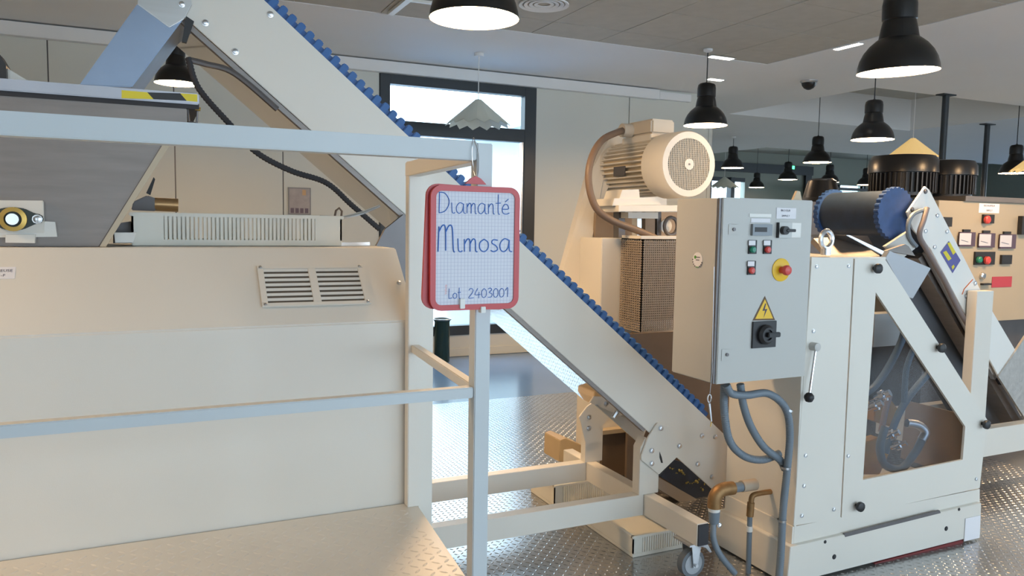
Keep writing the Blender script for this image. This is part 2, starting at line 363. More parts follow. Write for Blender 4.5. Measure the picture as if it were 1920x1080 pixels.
MB().prism(L([(276, 173), (338, 175), (350, 189), (288, 186)], YT), (0, .002, 0)).build('hazard_tape', black, lid)
MB().prism(L([(338, 175), (370, 177), (370, 191), (350, 189)], YT), (0, .002, 0)).build('hazard_tape', haz_y, lid)
MB().tube(L([(352, 205), (355, 228), (369, 230), (371, 196)], 2.6), .0035, 6).build('lid_catch', dark_steel, mx)
MB().cyl(P(366, 203, y=2.59), P(376, 205, y=2.59), .006, 8).build('catch_pin', brass, mx)
YB = 2.60
MB().prism(L([(-60, 375), (81, 376), (83, 437), (-60, 437)], YB), (0, .02, 0)).build('bearing_plate', cream, mx, bevel=.002)
MB().prism(L([(83, 415), (103, 416), (107, 444), (-60, 446), (-60, 436), (83, 436)], YB+.005), (0, .015, 0)).build('bearing_bracket', white_paint, mx)
MB().prism(L([(10, 440), (66, 440), (65, 456), (10, 455)], YB-.01), (0, .03, 0)).build('bearing_foot', cream, mx)
bc = P(25, 410, y=YB); q = []
pts = []
for k in range(24):
    a = 2*pi*k/24; pts.append((25+26*cos(a), 411+21*sin(a)))
MB().prism(L([(82, 408), (80, 417), (66, 420), (44, 430), (25, 433), (6, 430), (-16, 420), (-30, 412), (-30, 404), (-16, 396), (5, 390), (25, 388), (46, 391), (64, 400), (76, 402)], YB-.012), (0, .012, 0)).build('bearing_flange', castgreen, mx, bevel=.003)
MB().lathe([(.034, 0), (.034, .01), (.022, .012), (.022, 0)], P(25, 411, y=YB-.012), (0, -1, 0), 24).build('bearing_ring', brass, mx, True)
MB().cyl(P(25, 411, y=YB-.01), P(25, 411, y=YB-.01)+Vector((0, -.022, 0)), .016, 20).build('shaft', steel, mx, True)
bolt(mx, P(70, 411, y=YB-.012), (0, -1, 0), .010, steel)
MB().prism(L([(-30, 95), (-2, 100), (11, 122), (12, 149), (-30, 147)], 2.75), (0, .1, 0)).build('drive_box', black, mx)
MB().prism(L([(12, 127), (52, 151), (12, 150)], 2.78), (0, .06, 0)).build('drive_gusset', cream, mx)
# small geared motor and clip behind the crate
MB().prism(L([(246, 394), (250, 378), (276, 366), (292, 372), (292, 396)], 2.9), (0, .05, 0)).build('gear_housing', dark_steel, mx, bevel=.003)
MB().cyl(P(290, 383, y=2.92), P(334, 385, y=2.92), .023, 20).build('motor_can', copper, mx, True)
MB().prism(L([(274, 362), (288, 332), (291, 336), (282, 366)], 2.93), (0, .01, 0)).build('sensor_clip', black, mx)
MB().prism(L([(212, 420), (245, 415), (247, 456), (212, 456)], 2.75), (0, .08, 0)).build('outlet_block', dark_steel, mx)
MB().prism(L([(214, 436), (256, 436), (250, 455), (216, 455)], 2.66), (0, .05, 0)).build('sensor_box', white_paint, mx)
# platform the mixer is reached from
pf = thing('access_platform', (-.7, 2.0, 0), 'pale tread-plate platform at the foot of the cream dough mixer', 'platform')
PZ = .66
MB().prism([(-2.2, 1.69, PZ-.05), (.703, 1.69, PZ-.05), (.755, 2.315, PZ-.05), (-2.2, 2.315, PZ-.05)], (0, 0, .05)).build('deck_plate', plate_w, pf, bevel=.003)
tr = tread_mesh(-1.0, .72, 1.70, 2.30, PZ, .030)
me = bpy.data.meshes.new('deck_tread'); me.from_pydata(tr.v, [], tr.f); me.materials.append(plate_w); add('deck_tread', me, pf, 'stuff')
for x in (-2.15, -.7, .62): 
    MB().box(x, x+.05, 1.72, 1.77, 0, PZ-.05).build('leg', cream, pf)
# guard rail
gl = thing('guard_rail', (.69, 1.65, 0), 'pale square-tube guard rail with knee rail in front of the dough mixer', 'railing')
MB().box(.672, .710, 1.63, 1.668, 0, 1.731).build('post', rail_m, gl, bevel=.002)
MB().box(-1.9, .671, 1.63, 1.672, 1.692, 1.735).build('top_rail', rail_m, gl, bevel=.002)
MB().box(-1.9, .672, 1.635, 1.662, 1.148, 1.173).build('knee_rail', rail_m, gl, bevel=.002)
MB().bar((.691, 1.665, 1.7115), (.735, 2.31, 1.7115), .04, .043).build('return_rail', cream, gl, bevel=.002)
MB().bar((.690, 1.665, 1.161), (.742, 2.30, 1.161), .025, .025).build('return_rail', cream, gl, bevel=.002)
MB().box(.716, .7565, 2.275, 2.31, PZ, 1.735).build('post', cream, gl, bevel=.002)
MB().box(-1.93, -1.89, 1.63, 1.67, 0, 1.735).build('post', rail_m, gl, bevel=.002)
# crates -----------------------------------------------------------------
def crate(name, x0, x1, y0, y1, z0, h, label, grp, slots=True):
    t = thing(name, ((x0+x1)/2, (y0+y1)/2, z0), label, 'crate', grp)
    w = .006; pw = (x1-x0)*.14; e = .0008
    MB().box(x0, x1, y0, y1, z0+e, z0+.012).box(x0, x1, y0, y1, z0+.008, z0+.02).build('base', crate_m, t, bevel=.002)
    MB().box(x0-.006, x1+.006, y0-.006, y0+.012, z0+h-.012, z0+h).box(x0-.006, x1+.006, y1-.012, y1+.006, z0+h-.012, z0+h).box(x0-.006, x0+.012, y0, y1, z0+h-.012, z0+h).box(x1-.012, x1+.006, y0, y1, z0+h-.012, z0+h).build('rim', crate_m, t, bevel=.002)
    for (a, b) in ((x0, x0+pw), (x1-pw, x1)):
        MB().box(a, b, y0, y0+w, z0+.02, z0+h-.012).build('corner_panel', crate_m, t)
        MB().box(a, b, y1-w, y1, z0+.02, z0+h-.012).build('corner_panel', crate_m, t)
    MB().box(x0, x0+w, y0, y1, z0+.02, z0+h-.012).build('end_wall', crate_m, t)
    MB().box(x1-w, x1, y0, y1, z0+.02, z0+h-.012).build('end_wall', crate_m, t)
    n = int((x1-x0-2*pw)/.0125); s = MB()
    for k in range(n):
        xx = x0+pw+(k+.2)*(x1-x0-2*pw)/n
        s.box(xx, xx+.0085, y0, y0+w, z0+.02, z0+h-.012); s.box(xx, xx+.0085, y1-w, y1, z0+.02, z0+h-.012)
    s.build('slatted_side', crate_m, t, kind='stuff'); return t
crate('plastic_crate', P(247, 450, y=2.70).x, P(641, 450, y=2.70).x, 2.70, 2.93, 1.464, .105, 'long white slatted plastic crate lying on top of the dough mixer', 'white plastic crates')
crate('plastic_crate', 2.02, 2.40, 2.935, 3.42, 0, .105, 'white plastic crate on the floor beside the caster wheel', 'white plastic crates')
crate('plastic_crate', 1.98, 2.36, 3.64, 3.93, 0, .13, 'white plastic crate on the floor behind the conveyor stand', 'white plastic crates')
# steel ruler-like rod and tool on the crate
tag(MB().bar(P(615, 458, y=2.75), P(692, 457, y=2.75), .02, .012).build('steel_tray', steel), 'thin steel strip lying at the right end of the long crate', 'steel strip')
tg = thing('scraper', P(640, 405, y=2.80), 'grey handled scraper resting across the end of the long crate', 'scraper')
MB().tube([P(600, 406, y=2.76), P(640, 409, y=2.78), P(680, 399, y=2.80), P(712, 386, y=2.82)], [.005, .006, .006, .005], 8).build('handle', steel, tg, True)
MB().tube([P(628, 405, y=2.78), P(630, 395, y=2.78), P(636, 390, y=2.78), P(641, 396, y=2.78), P(640, 407, y=2.78)], .004, 8).build('loop', brown_hose, tg, True)
# ------------------------------------------------------------------ inclined conveyor
cv = thing('inclined_conveyor', (1.6, 3.2, 0), 'long cream inclined conveyor with blue corrugated belt edge on a castor stand', 'conveyor')
TH = rd(39.75); D = Vector((cos(TH), 0, -sin(TH))); NN = Vector((sin(TH), 0, cos(TH))); T0 = Vector((.395, 3.0, 2.346)); CW = .43; PH = .243
def ct(t, n, y=3.0): q = T0+D*t+NN*n; return Vector((q.x, y, q.z))
def cquad(t0, t1, n0, n1, y): return [ct(t0, n0, y), ct(t1, n0, y), ct(t1, n1, y), ct(t0, n1, y)]
MB().prism([ct(-.62, 0), ct(2.735, 0), P(1372, 828, y=3.0), P(1370, 914, y=3.0), P(1338, 919, y=3.0), ct(-.18, -PH), ct(-.42, -.16), ct(-.62, -.1)], (0, .012, 0)).build('side_plate', cream, cv, bevel=.002)
MB().prism([ct(-.62, 0, 3+CW), ct(2.72, 0, 3+CW), ct(2.80, -PH, 3+CW), ct(-.18, -PH, 3+CW), ct(-.62, -.1, 3+CW)], (0, .012, 0)).build('side_plate', cream, cv)
MB().prism(cquad(-.18, 2.45, -PH-.004, -PH-.022, 3.004), (0, .03, 0)).build('lower_flange', dull_steel, cv)
MB().prism(cquad(-.18, 2.35, -PH-.012, -PH-.02, 3.034), (0, CW-.034, 0)).build('bottom_pan', mirror, cv)
MB().prism(cquad(-.6, 2.75, -.03, -.022, 3.02), (0, CW-.03, 0)).build('belt', blue_belt, cv)
MB().prism(cquad(-.62, 2.72, -.02, .026, 3.018), (0, .02, 0)).build('belt_sidewall', mat('blue_belt_shade', (.03, .10, .28), .5, noise=.2), cv)
lm = MB().prism([(-.0145, 0, -.02), (.0145, 0, -.02), (.0145, 0, .036), (.009, 0, .041), (-.009, 0, .041), (-.0145, 0, .036)], (0, .05, 0)).mesh('belt_fold', blue_belt, bevel=.003)
for k in range(79):
    o = bpy.data.objects.new('belt_fold', lm); COL.objects.link(o); o.parent = cv
    o.location = ct(-.6+k*.0418, 0, 3.008)-cv.location; o.rotation_euler = (0, TH, 0)
# head plate and discharge chute
MB().prism(L([(258, 8), (262, -40), (352, -40), (360, 8), (345, 36), (318, 52)], 2.985), (0, .012, 0)).build('head_plate', steel, cv, bevel=.002)
bolt(cv, P(341, 8, y=2.984), r=.008)
MB().prism(L([(258, 6), (320, 50), (345, 34), (247, 164), (148, 160)], 2.992), (0, .40, 0)).build('discharge_chute', mat('blue_grey_steel', (.27, .33, .43), .38, .9, noise=.15, nscale=5), cv, bevel=.003)
MB().prism(L([(349, 30), (364, 40), (350, 80), (341, 78)], 2.97), (0, .02, 0)).build('chute_strap', black, cv)
for p in ((385, 43), (441, 97), (507, 27)): bolt(cv, P(*p, y=3.0), r=.009)
for p in ((1239, 803), (1274, 836), (1222, 845), (1222, 869), (1316, 817), (1341, 819), (1308, 870), (1335, 894)): bolt(cv, P(*p, y=2.986 if p[0] < 1280 else 3.0), r=.010)
bk = MB().prism(L([(1233, 793), (1215, 820), (1202, 856), (1203, 863), (1236, 890), (1270, 857), (1284, 832), (1256, 800)], 2.988), (0, .010, 0)).build('bracket_plate', cream, cv, bevel=.002)
MB().prism(L([(1237, 847), (1241, 858), (1243, 868), (1240, 868), (1237, 858)], 2.986), (0, .004, 0)).build('adjusting_slot', black, bk)
MB().prism(L([(705, 462), (722, 430), (757, 402), (795, 425), (795, 560), (745, 520), (735, 468)], 2.975), (0, .02, 0)).build('support_bracket', dark_steel, cv)
# conveyor stand
MB().box(.85, 2.118, 3.0, 3.06, .17, .27).build('front_rail', cream, cv, bevel=.002)
MB().box(.85, 2.118, 3.54, 3.60, .17, .27).build('rear_rail', cream, cv, bevel=.002)
MB().box(2.12, 2.18, 2.60, 3.80, .17, .27).build('cross_rail', cream, cv, bevel=.002)
MB().box(2.123, 2.177, 2.594, 2.60, .173, .267).build('end_cap', rubber, cv)
ux0, ux1 = P(1199, 900, y=3.0).x, P(1235, 900, y=3.0).x
MB().prism([(ux0, 3.0, .27), (ux1, 3.0, .27), (ux1, 3.0, .47), (ux0+.03, 3.0, .55), (ux0, 3.0, .50)], (0, .06, 0)).build('upright', cream, cv, bevel=.002)
vx0, vx1 = P(1098, 830, y=3.54).x, P(1130, 830, y=3.54).x
MB().prism([(vx0, 3.54, .27), (vx1, 3.54, .27), (vx1, 3.54, .55), (vx1-.03, 3.54, .60), (vx0, 3.54, .50)], (0, .05, 0)).build('upright', cream, cv, bevel=.002)
MB().prism(L([(1090, 795), (1086, 782), (1101, 762), (1135, 740), (1150, 775), (1128, 800), (1128, 830), (1098, 830)], 3.53), (0, .01, 0)).build('bracket_plate', cream, cv, bevel=.002)
for p in ((1105, 782), (1104, 803)): bolt(cv, P(*p, y=3.53), r=.011)
MB().tube([P(1150, 783, y=3.06), P(1157, 772, y=3.06)], .012, 8).build('cable_gland', zinc, cv)
cc = Vector((2.155, 2.68, .062))
ca = MB().box(2.10, 2.21, 2.62, 2.74, .162, .17).build('castor_plate', zinc, cv)
MB().prism([(2.13, 2.645, .162), (2.185, 2.645, .162), (2.165, 2.645, .05), (2.145, 2.645, .05)], (0, .004, 0)).build('castor_fork', zinc, ca)
MB().prism([(2.13, 2.715, .162), (2.185, 2.715, .162), (2.165, 2.715, .05), (2.145, 2.715, .05)], (0, .004, 0)).build('castor_fork', zinc, ca)
MB().lathe([(.062, -.018), (.062, .018)], cc, (0, 1, 0), 28, True).build('wheel_tyre', mat('grey_tyre', (.16, .18, .20), .6), ca, True)
MB().lathe([(.046, -.021), (.046, .021), ], cc, (0, 1, 0), 24, True).build('wheel_hub', mat('grey_hub', (.40, .43, .46), .5), ca, True)
MB().cyl(cc-Vector((0, .045, 0)), cc+Vector((0, .045, 0)), .008, 10).build('axle', zinc, ca)
MB().prism([(2.19, 2.66, .15), (2.23, 2.66, .14), (2.255, 2.66, .10), (2.245, 2.66, .098), (2.22, 2.66, .125), (2.19, 2.66, .135)], (0, .03, 0)).build('brake_pedal', zinc, ca)
# corrugated cable strung under the conveyor
pth, rr = ribs([P(353, 108, y=2.97), P(372, 165, y=2.96), P(430, 232, y=2.95), P(480, 285, y=2.94), P(545, 320, y=2.95), P(612, 343, y=2.97), P(660, 385, y=2.98), P(712, 430, y=2.98)], .0105, .012, .1)
tag(MB().tube(pth, rr, 8).build('corrugated_cable', rubber, None, True), 'dark corrugated cable sagging below the inclined conveyor', 'cable')
pth = smoothpath([P(352, 112, y=2.975), P(385, 120, y=2.98), P(440, 138, y=2.985), P(520, 205, y=2.99)])
tag(MB().tube(pth, .011, 8).build('cable', dark_steel, None, True), 'thick grey cable running up along the underside of the conveyor head', 'cable')
# timber block behind the stand
tag(MB().prism(L([(1050, 826), (1060, 822), (1098, 838), (1098, 868), (1048, 866)], 4.0), (0, .2, 0)).build('timber_block', mat('pale_timber', (.55, .42, .25), .6, noise=.1), None, bevel=.003), 'pale beige block standing on the floor behind the conveyor stand', 'block')
# ------------------------------------------------------------------ slates on the rail post
def rrect(x0, x1, z0, z1, r, y, n=6):
    out = []
    for (cx, cz, a0) in ((x1-r, z1-r, 0), (x0+r, z1-r, 90), (x0+r, z0+r, 180), (x1-r, z0+r, 270)):
        for k in range(n+1):
            a = rd(a0+90*k/n); out.append(Vector((cx+r*cos(a), y, cz+r*sin(a))))
    return out
gridm = mat('squared_paper', (.70, .71, .78), .65)
nt = gridm.node_tree; b = nt.nodes['Principled BSDF']; tcn = [n for n in nt.nodes if n.type == 'TEX_COORD'][0]
sx = nt.nodes.new('ShaderNodeSeparateXYZ'); nt.links.new(tcn.outputs['Object'], sx.inputs[0]); ms = []
for k, pitch in ((0, .008), (2, .008)):
    a = nt.nodes.new('ShaderNodeMath'); a.operation = 'DIVIDE'; a.inputs[1].default_value = pitch; nt.links.new(sx.outputs[k], a.inputs[0])
    c = nt.nodes.new('ShaderNodeMath'); c.operation = 'FRACT'; nt.links.new(a.outputs[0], c.inputs[0])
    e = nt.nodes.new('ShaderNodeMath'); e.operation = 'LESS_THAN'; e.inputs[1].default_value = .10 if k == 0 else .07; nt.links.new(c.outputs[0], e.inputs[0]); ms.append(e)
mxn = nt.nodes.new('ShaderNodeMath'); mxn.operation = 'MAXIMUM'; nt.links.new(ms[0].outputs[0], mxn.inputs[0]); nt.links.new(ms[1].outputs[0], mxn.inputs[1])
mc = nt.nodes.new('ShaderNodeMix'); mc.data_type = 'RGBA'; mc.inputs[6].default_value = (.70, .71, .78, 1); mc.inputs[7].default_value = (.47, .48, .60, 1)
nt.links.new(mxn.outputs[0], mc.inputs[0]); nt.links.new(mc.outputs[2], b.inputs['Base Color'])
YS = 1.597
sa, sb = P(808, 345, y=YS), P(972, 578, y=YS); X0, X1, Z1, Z0 = sa.x, sb.x, sa.z-.001, sb.z
def ringmesh(x0, x1, z0, z1, r, w, y, th):
    o = rrect(x0, x1, z0, z1, r, y); i = rrect(x0+w, x1-w, z0+w, z1-w, max(r-w, .004), y); mb = MB(); n = len(o)
    for k in range(n): mb.prism([o[k], o[(k+1) % n], i[(k+1) % n], i[k]], (0, th, 0))
    return mb
sl1 = thing('slate', ((X0+X1)/2, YS, Z0), 'front red-framed white slate with blue handwriting hung on the rail post', 'slate', 'red-framed slates on the post')
ringmesh(X0, X1, Z0, Z1, .026, .0125, YS, .010).build('frame', red_pl, sl1)
MB().prism(L([(873, 344), (884, 334), (893, 330), (902, 335), (912, 346)], YS), (0, .008, 0)).build('hanging_tab', red_pl, sl1)
MB().prism(rrect(X0+.010, X1-.010, Z0+.010, Z1-.010, .016, YS+.003), (0, .004, 0)).build('writing_sheet', gridm, sl1)
for px in (867, 906):
    a = P(px, 572 if px < 880 else 580, y=YS-.002); MB().box(a.x-.006, a.x+.006, YS-.004, YS+.013, a.z-.008, a.z+.014 if px < 880 else a.z+.006).build('clip', white_paint, sl1, bevel=.001)
GL = {'D': [[(0, 0), (.02, .98)], [(-.02, .97), (.3, .93), (.52, .65), (.5, .35), (.3, .08), (0, 0)]],
 'i': [[(.02, .5), (.05, .06), (.15, .0), (.2, .04)]],
 'a': [[(.4, .44), (.2, .5), (.03, .32), (.05, .08), (.2, 0), (.36, .16), (.41, .46)], [(.41, .46), (.42, .06), (.53, .0)]],
 'm': [[(.02, .48), (.03, 0)], [(.03, .3), (.14, .48), (.24, .42), (.25, 0)], [(.25, .3), (.36, .48), (.46, .42), (.48, .04), (.55, 0)]],
 'n': [[(.02, .48), (.03, 0)], [(.03, .3), (.15, .48), (.28, .42), (.3, .04), (.37, 0)]],
 't': [[(.14, .95), (.14, .08), (.24, 0)], [(0, .52), (.28, .54)]],
 'e': [[(.02, .24), (.36, .26), (.32, .44), (.16, .48), (.02, .28), (.06, .06), (.24, 0), (.42, .06)], [(.18, .6), (.36, .74)]],
 'M': [[(.0, 0), (.03, .95)], [(.03, .75), (.16, .98), (.28, .9), (.3, .04)], [(.3, .75), (.42, .98), (.55, .9), (.6, .08), (.66, 0)]],
 'o': [[(.2, .48), (.03, .34), (.04, .1), (.2, 0), (.36, .12), (.36, .36), (.2, .48)]],
 's': [[(.3, .44), (.12, .46), (.06, .34), (.24, .22), (.3, .08), (.14, 0), (.02, .05)]],
 'L': [[(.04, .9), (.02, .1), (.08, 0), (.32, .06)]],
 '2': [[(.04, .72), (.16, .9), (.34, .78), (.28, .45), (.02, 0), (.4, .02)]], '4': [[(.2, .9), (.0, .3), (.4, .32)], [(.3, .55), (.28, -.05)]],
 '0': [[(.2, .86), (.03, .6), (.05, .14), (.2, 0), (.36, .2), (.36, .65), (.2, .86)]],
 '3': [[(.04, .8), (.22, .9), (.32, .7), (.12, .48), (.34, .34), (.3, .06), (.04, .02)]], '1': [[(.02, .62), (.2, .9), (.2, 0)]]}
def write(word, px0, px1, pyb, h_px, wid, name, parent, adv):
    """lay strokes along a baseline drawn on the sheet"""
    a, bq = P(px0, pyb, y=YS), P(px1, pyb, y=YS); tot = sum(adv[c] for c in word); sc = (bq.x-a.x)/tot; hz = (P(px0, pyb-h_px, y=YS)-a).z
    x = 0; mb = MB()
    for ch in word:
        for st in GL[ch]:
            pts = smoothpath([Vector((a.x+(x+u*1.0)*sc, YS+.0022, a.z+w*hz)) for u, w in st], 4)
            mb.tube(pts, wid, 5)
        x += adv[ch]
    o = mb.build(name, blue_ink, parent); return o
AD = {'D': .66, 'i': .26, 'a': .58, 'm': .62, 'n': .44, 't': .36, 'e': .46, 'M': .76, 'o': .46, 's': .38, 'L': .4, '2': .5, '4': .48, '0': .46, '3': .44, '1': .3}
write('Diamante', 824, 957, 399, 40, .0010, 'handwriting', sl1, AD)
write('Mimosa', 822, 963, 472, 50, .0014, 'handwriting', sl1, AD)
write('Lot', 842, 866, 560, 21, .0008, 'handwriting', sl1, AD)
write('2403001', 879, 955, 559, 20, .0008, 'handwriting', sl1, AD)
text('Velleda', .0075, mat('pale_red_print', (.75, .30, .30), .6), 'printed_mark', sl1, P(836, 543, y=YS+.0028), (0, 0, 1), (-1, 0, 0), depth=0)
sl2 = thing('slate', ((X0+X1)/2-.01, YS+.014, Z0), 'rear red slate mostly hidden behind the slate with handwriting', 'slate', 'red-framed slates on the post')
o = ringmesh(X0, X1, Z0, Z1, .026, .0125, YS+.013, .009); th = rd(-2.2); pv = Vector(((X0+X1)/2, 0, Z1))
o.v = [((v[0]-pv.x)*cos(th)+(v[2]-pv.z)*sin(th)*-1+pv.x-.004, v[1], (v[0]-pv.x)*sin(th)*1+(v[2]-pv.z)*cos(th)+pv.z) for v in o.v]
o.build('frame', red_pl, sl2)
o = MB().prism(rrect(X0+.010, X1-.010, Z0+.010, Z1-.010, .016, YS+.016), (0, .004, 0))
o.v = [((v[0]-pv.x)*cos(th)-(v[2]-pv.z)*sin(th)+pv.x-.004, v[1], (v[0]-pv.x)*sin(th)+(v[2]-pv.z)*cos(th)+pv.z) for v in o.v]
o.build('writing_sheet', red_pl, sl2)
st = smoothpath([P(893, 336, y=YS+.004), P(888, 318, y=1.622), P(885, 290, y=1.625), P(886, 268, y=1.628), P(888, 258, y=1.65), P(891, 268, y=1.627), P(897, 290, y=1.625), P(897, 318, y=1.622), P(894, 336, y=YS+.004)])
tag(MB().tube(st, .0009, 5).build('wire_loop', zinc), 'thin wire loop the slates hang from at the top of the rail post', 'wire')
# ------------------------------------------------------------------ control cabinet
CB = 2.385; cx0, cx1, cz0, cz1 = 2.000, 2.478, .935, 1.664
cb = thing('control_cabinet', (2.24, 2.5, .93), 'pale grey electrical control cabinet with emergency stop and warning triangle', 'control cabinet')
MB().box(cx0, cx1, 2.402, 2.66, cz0, cz1).build('body', grey_paint, cb, bevel=.004)
door = MB().box(cx0+.012, cx1+.002, CB, 2.401, cz0-.002, cz1+.002).build('door', grey_paint, cb, bevel=.003)
MB().box(cx0+.0, cx0+.0115, 2.392, 2.402, cz0, cz1).build('hinge_strip', dark_steel, cb)
Yd = CB-.0005
def dbox(a, b, th, m, nm, par=door, bev=.001):   # a box standing proud of the door, given by two picture corners on its face
    p, q = P(*a, y=Yd), P(*b, y=Yd); x0, x1 = sorted((p.x, q.x)); z0, z1 = sorted((p.z, q.z))
    return MB().box(x0, x1, Yd-th, Yd, z0, z1).build(nm, m, par, bevel=bev)
for p in ((1374, 430), (1361, 665)):
    q = P(*p, y=Yd); dbox((p[0]-8, p[1]-10), (p[0]+10, p[1]+10), .001, grey_paint, 'lock_plate'); 
    MB().cyl(q+Vector((.004, 0, 0)), q+Vector((.004, -.006, 0)), .007, 12).build('door_lock', dark_steel, door, True)
dbox((1405, 400), (1446, 408), .0012, white_paint, 'blank_label'); dbox((1408, 409), (1444, 418), .0012, paper_w, 'blank_label')
dp = dbox((1408, 420), (1444, 442), .012, mat('display_bezel', (.20, .23, .26), .3), 'display')
a, b_ = P(1416, 426, y=Yd-.0125), P(1438, 435, y=Yd-.0125); MB().box(a.x, b_.x, Yd-.0135, Yd-.012, b_.z, a.z).build('display_screen', black, dp)
dbox((1456, 389), (1492, 411), .001, paper_w, 'printed_label')
q = P(1473, 395, y=Yd-.0012); text('BROYEUR', .0115, ink, 'lettering', door, q, (1, 0, 0), (0, 0, 1)); q = P(1473, 405, y=Yd-.0012); text('SIMPLE F', .0115, ink, 'lettering', door, q, (1, 0, 0), (0, 0, 1))
dbox((1478, 417), (1501, 446), .001, white_paint, 'switch_plate')
rs = dbox((1457, 417), (1480, 446), .014, mat('switch_grey', (.55, .56, .54), .4), 'rotary_switch')
dbox((1456, 417), (1458, 446), .013, black, 'switch_shadow_gap', rs)
q = P(1468, 432, y=Yd-.014); MB().cyl(q, q+Vector((0, -.02, 0)), .017, 16).build('knob', black, rs, True); MB().box(q.x, q.x+.05, q.y-.022, q.y-.010, q.z-.006, q.z+.006).build('lever', black, rs, bevel=.002)
for (px, py, mm, nm) in ((1410, 463, green_btn, 'start_button'), (1438, 463, red_btn, 'stop_button'), (1408, 502, red_btn, 'stop_button')):
    base = dbox((px-7, py-13), (px+7, py+13), .006, black, nm)
    p = P(px-6, py-12, y=Yd-.006); r_ = P(px+6, py-3, y=Yd-.006); MB().box(p.x, r_.x, Yd-.0075, Yd-.006, r_.z, p.z).build('legend_plate', paper_w, base)
    q = P(px, py+5, y=Yd-.006); MB().lathe([(.013, 0), (.013, .010), (.009, .014)], q, (0, -1, 0), 16, True).build('push_cap', mm, base, True)
q = P(1464, 506, y=Yd)
es = MB().lathe([(.047, 0), (.047, .003), (.045, .004)], q, (0, -1, 0), 32, True).build('emergency_stop', yellow, door, True)
MB().lathe([(.014, .003), (.014, .022), (.020, .026), (.021, .036), (.017, .043), (.008, .046)], q, (0, -1, 0), 24, True).build('mushroom_head', red_btn, es, True)
tr3 = L([(1434, 555), (1411, 601), (1453, 600)], Yd); MB().prism(tr3, (0, -.001, 0)).build('warning_triangle', mat('triangle_border', (.12, .06, .02), .5), door)
cen = (tr3[0]+tr3[1]+tr3[2])/3; MB().prism([cen+(p-cen)*.80+Vector((0, -.001, 0)) for p in tr3], (0, -.0008, 0)).build('triangle_field', yellow, door)
MB().prism([p+Vector((0, -.0018, 0)) for p in L([(1434, 569), (1429, 583), (1434, 582), (1431, 596), (1438, 579), (1433, 580), (1436, 569)], Yd)], (0, -.0006, 0)).build('lightning_bolt', ink, door)
ms_ = dbox((1410, 603), (1452, 650), .008, black, 'main_switch')
q = P(1434, 627, y=Yd-.008); MB().lathe([(.040, 0), (.040, .012), (.030, .022), (.022, .022), (.022, .014)], q, (0, -1, 0), 24, True).build('switch_collar', black, ms_, True)
MB().box(q.x-.006, q.x+.058, q.y-.03, q.y-.014, q.z-.010, q.z+.010).build('switch_handle', black, ms_, bevel=.003)
# round sticker on the cabinet's side
sc = P(1308, 487, x=cx0-.0008); MB().lathe([(.030, 0), (.030, .0008)], sc, (-1, 0, 0), 28, True).build('round_sticker', paper_w, cb)
MB().lathe([(.007, 0), (.007, .0005)], sc+Vector((-.0009, .014, .010)), (-1, 0, 0), 12, True).build('leaf_print', mat('leaf_green', (.08, .30, .05), .6), cb)
for (w0, w1, hz) in ((.008, -.016, .010), (.010, -.012, -.001)): MB().box(sc.x-.0014, sc.x-.0009, sc.y+w1, sc.y+w0, sc.z+hz-.0016, sc.z+hz+.0016).build('printed_line', ink, cb)
for k in range(9):
    a = rd(200+k*20); MB().lathe([(.003, 0), (.003, .0005)], sc+Vector((-.0009, .030*cos(a), .030*sin(a))), (-1, 0, 0), 8, True).build('printed_dot', mat('leaf_green', (0, 0, 0)) if k in (3, 4) else ink, cb)
# key cord hanging from the cabinet
kc = thing('key_cord', P(1332, 715, y=2.41), 'thin cord with a ring hanging from the corner of the control cabinet', 'cord')
MB().tube([P(1339, 500, y=2.383), P(1335, 700, y=2.383), P(1331, 738, y=2.40)], .0012, 5).build('cord', zinc, kc)
rc = P(1330, 747, y=2.40); MB().tube([rc+Vector((.009*cos(2*pi*k/16), 0, .016*sin(2*pi*k/16))) for k in range(17)], .0025, 6).build('ring', zinc, kc, True)
MB().tube([P(1330, 756, y=2.40), P(1334, 790, y=2.40)], [.005, .003], 8).build('hook', zinc, kc, True); MB().tube([P(1334, 790, y=2.40), P(1332, 800, y=2.40)], .002, 5).build('tip', brass, kc)
# ------------------------------------------------------------------ pasta press with the smoked window
YP = 2.45
pm = thing('mixing_press', (3.1, 2.66, 0), 'cream press housing with a slanted smoked window and lever on its front', 'machine')
ML = 2.540
lp = MB().prism([P(1522, 482, y=YP), P(1600.5, 485, y=YP), P(1576, 972, y=YP), P(1488, 986, y=YP)], (0, .012, 0)).build('side_panel', cream, pm, bevel=.0015)
O_ = L([(1603, 485), (1660, 487), (1851, 787), (1838, 905), (1837, 915), (1578, 971)], YP); I_ = L([(1642, 548), (1810, 800), (1805, 862), (1618, 900)], YP)
fp = MB(); dv = (0, .012, 0)
for fc in ([O_[0], O_[1], I_[0]], [O_[1], O_[2], I_[1], I_[0]], [O_[2], O_[3], O_[4], I_[2], I_[1]], [O_[4], O_[5], I_[3], I_[2]], [O_[5], O_[0], I_[0], I_[3]]): fp.prism(fc, dv)
fpo = fp.build('front_panel', cream, pm)
ic = sum(I_, Vector())/4
MB().prism([ic+(p-ic)*1.04+Vector((0, .013, 0)) for p in I_], (0, .005, 0)).build('window_pane', acrylic, pm)
MB().prism(L([(1486, 988), (1837, 917), (1837, 946), (1484, 1020)], YP+.002), (0, .43, 0)).build('lower_housing', cream, pm)
bs = MB().prism(L([(1482, 1026), (1840, 943), (1838, 1003), (1475, 1096)], YP-.02), (0, .48, 0)).build('base_plinth', cream, pm, bevel=.002)
a, b_ = P(1583, 1002, y=YP-.021), P(1762, 958, y=YP-.021)
MB().prism(L([(1583, 1001), (1762, 957), (1764, 962), (1585, 1007)], YP-.0215), (0, .01, 0)).build('plinth_slot', dark_steel, bs)
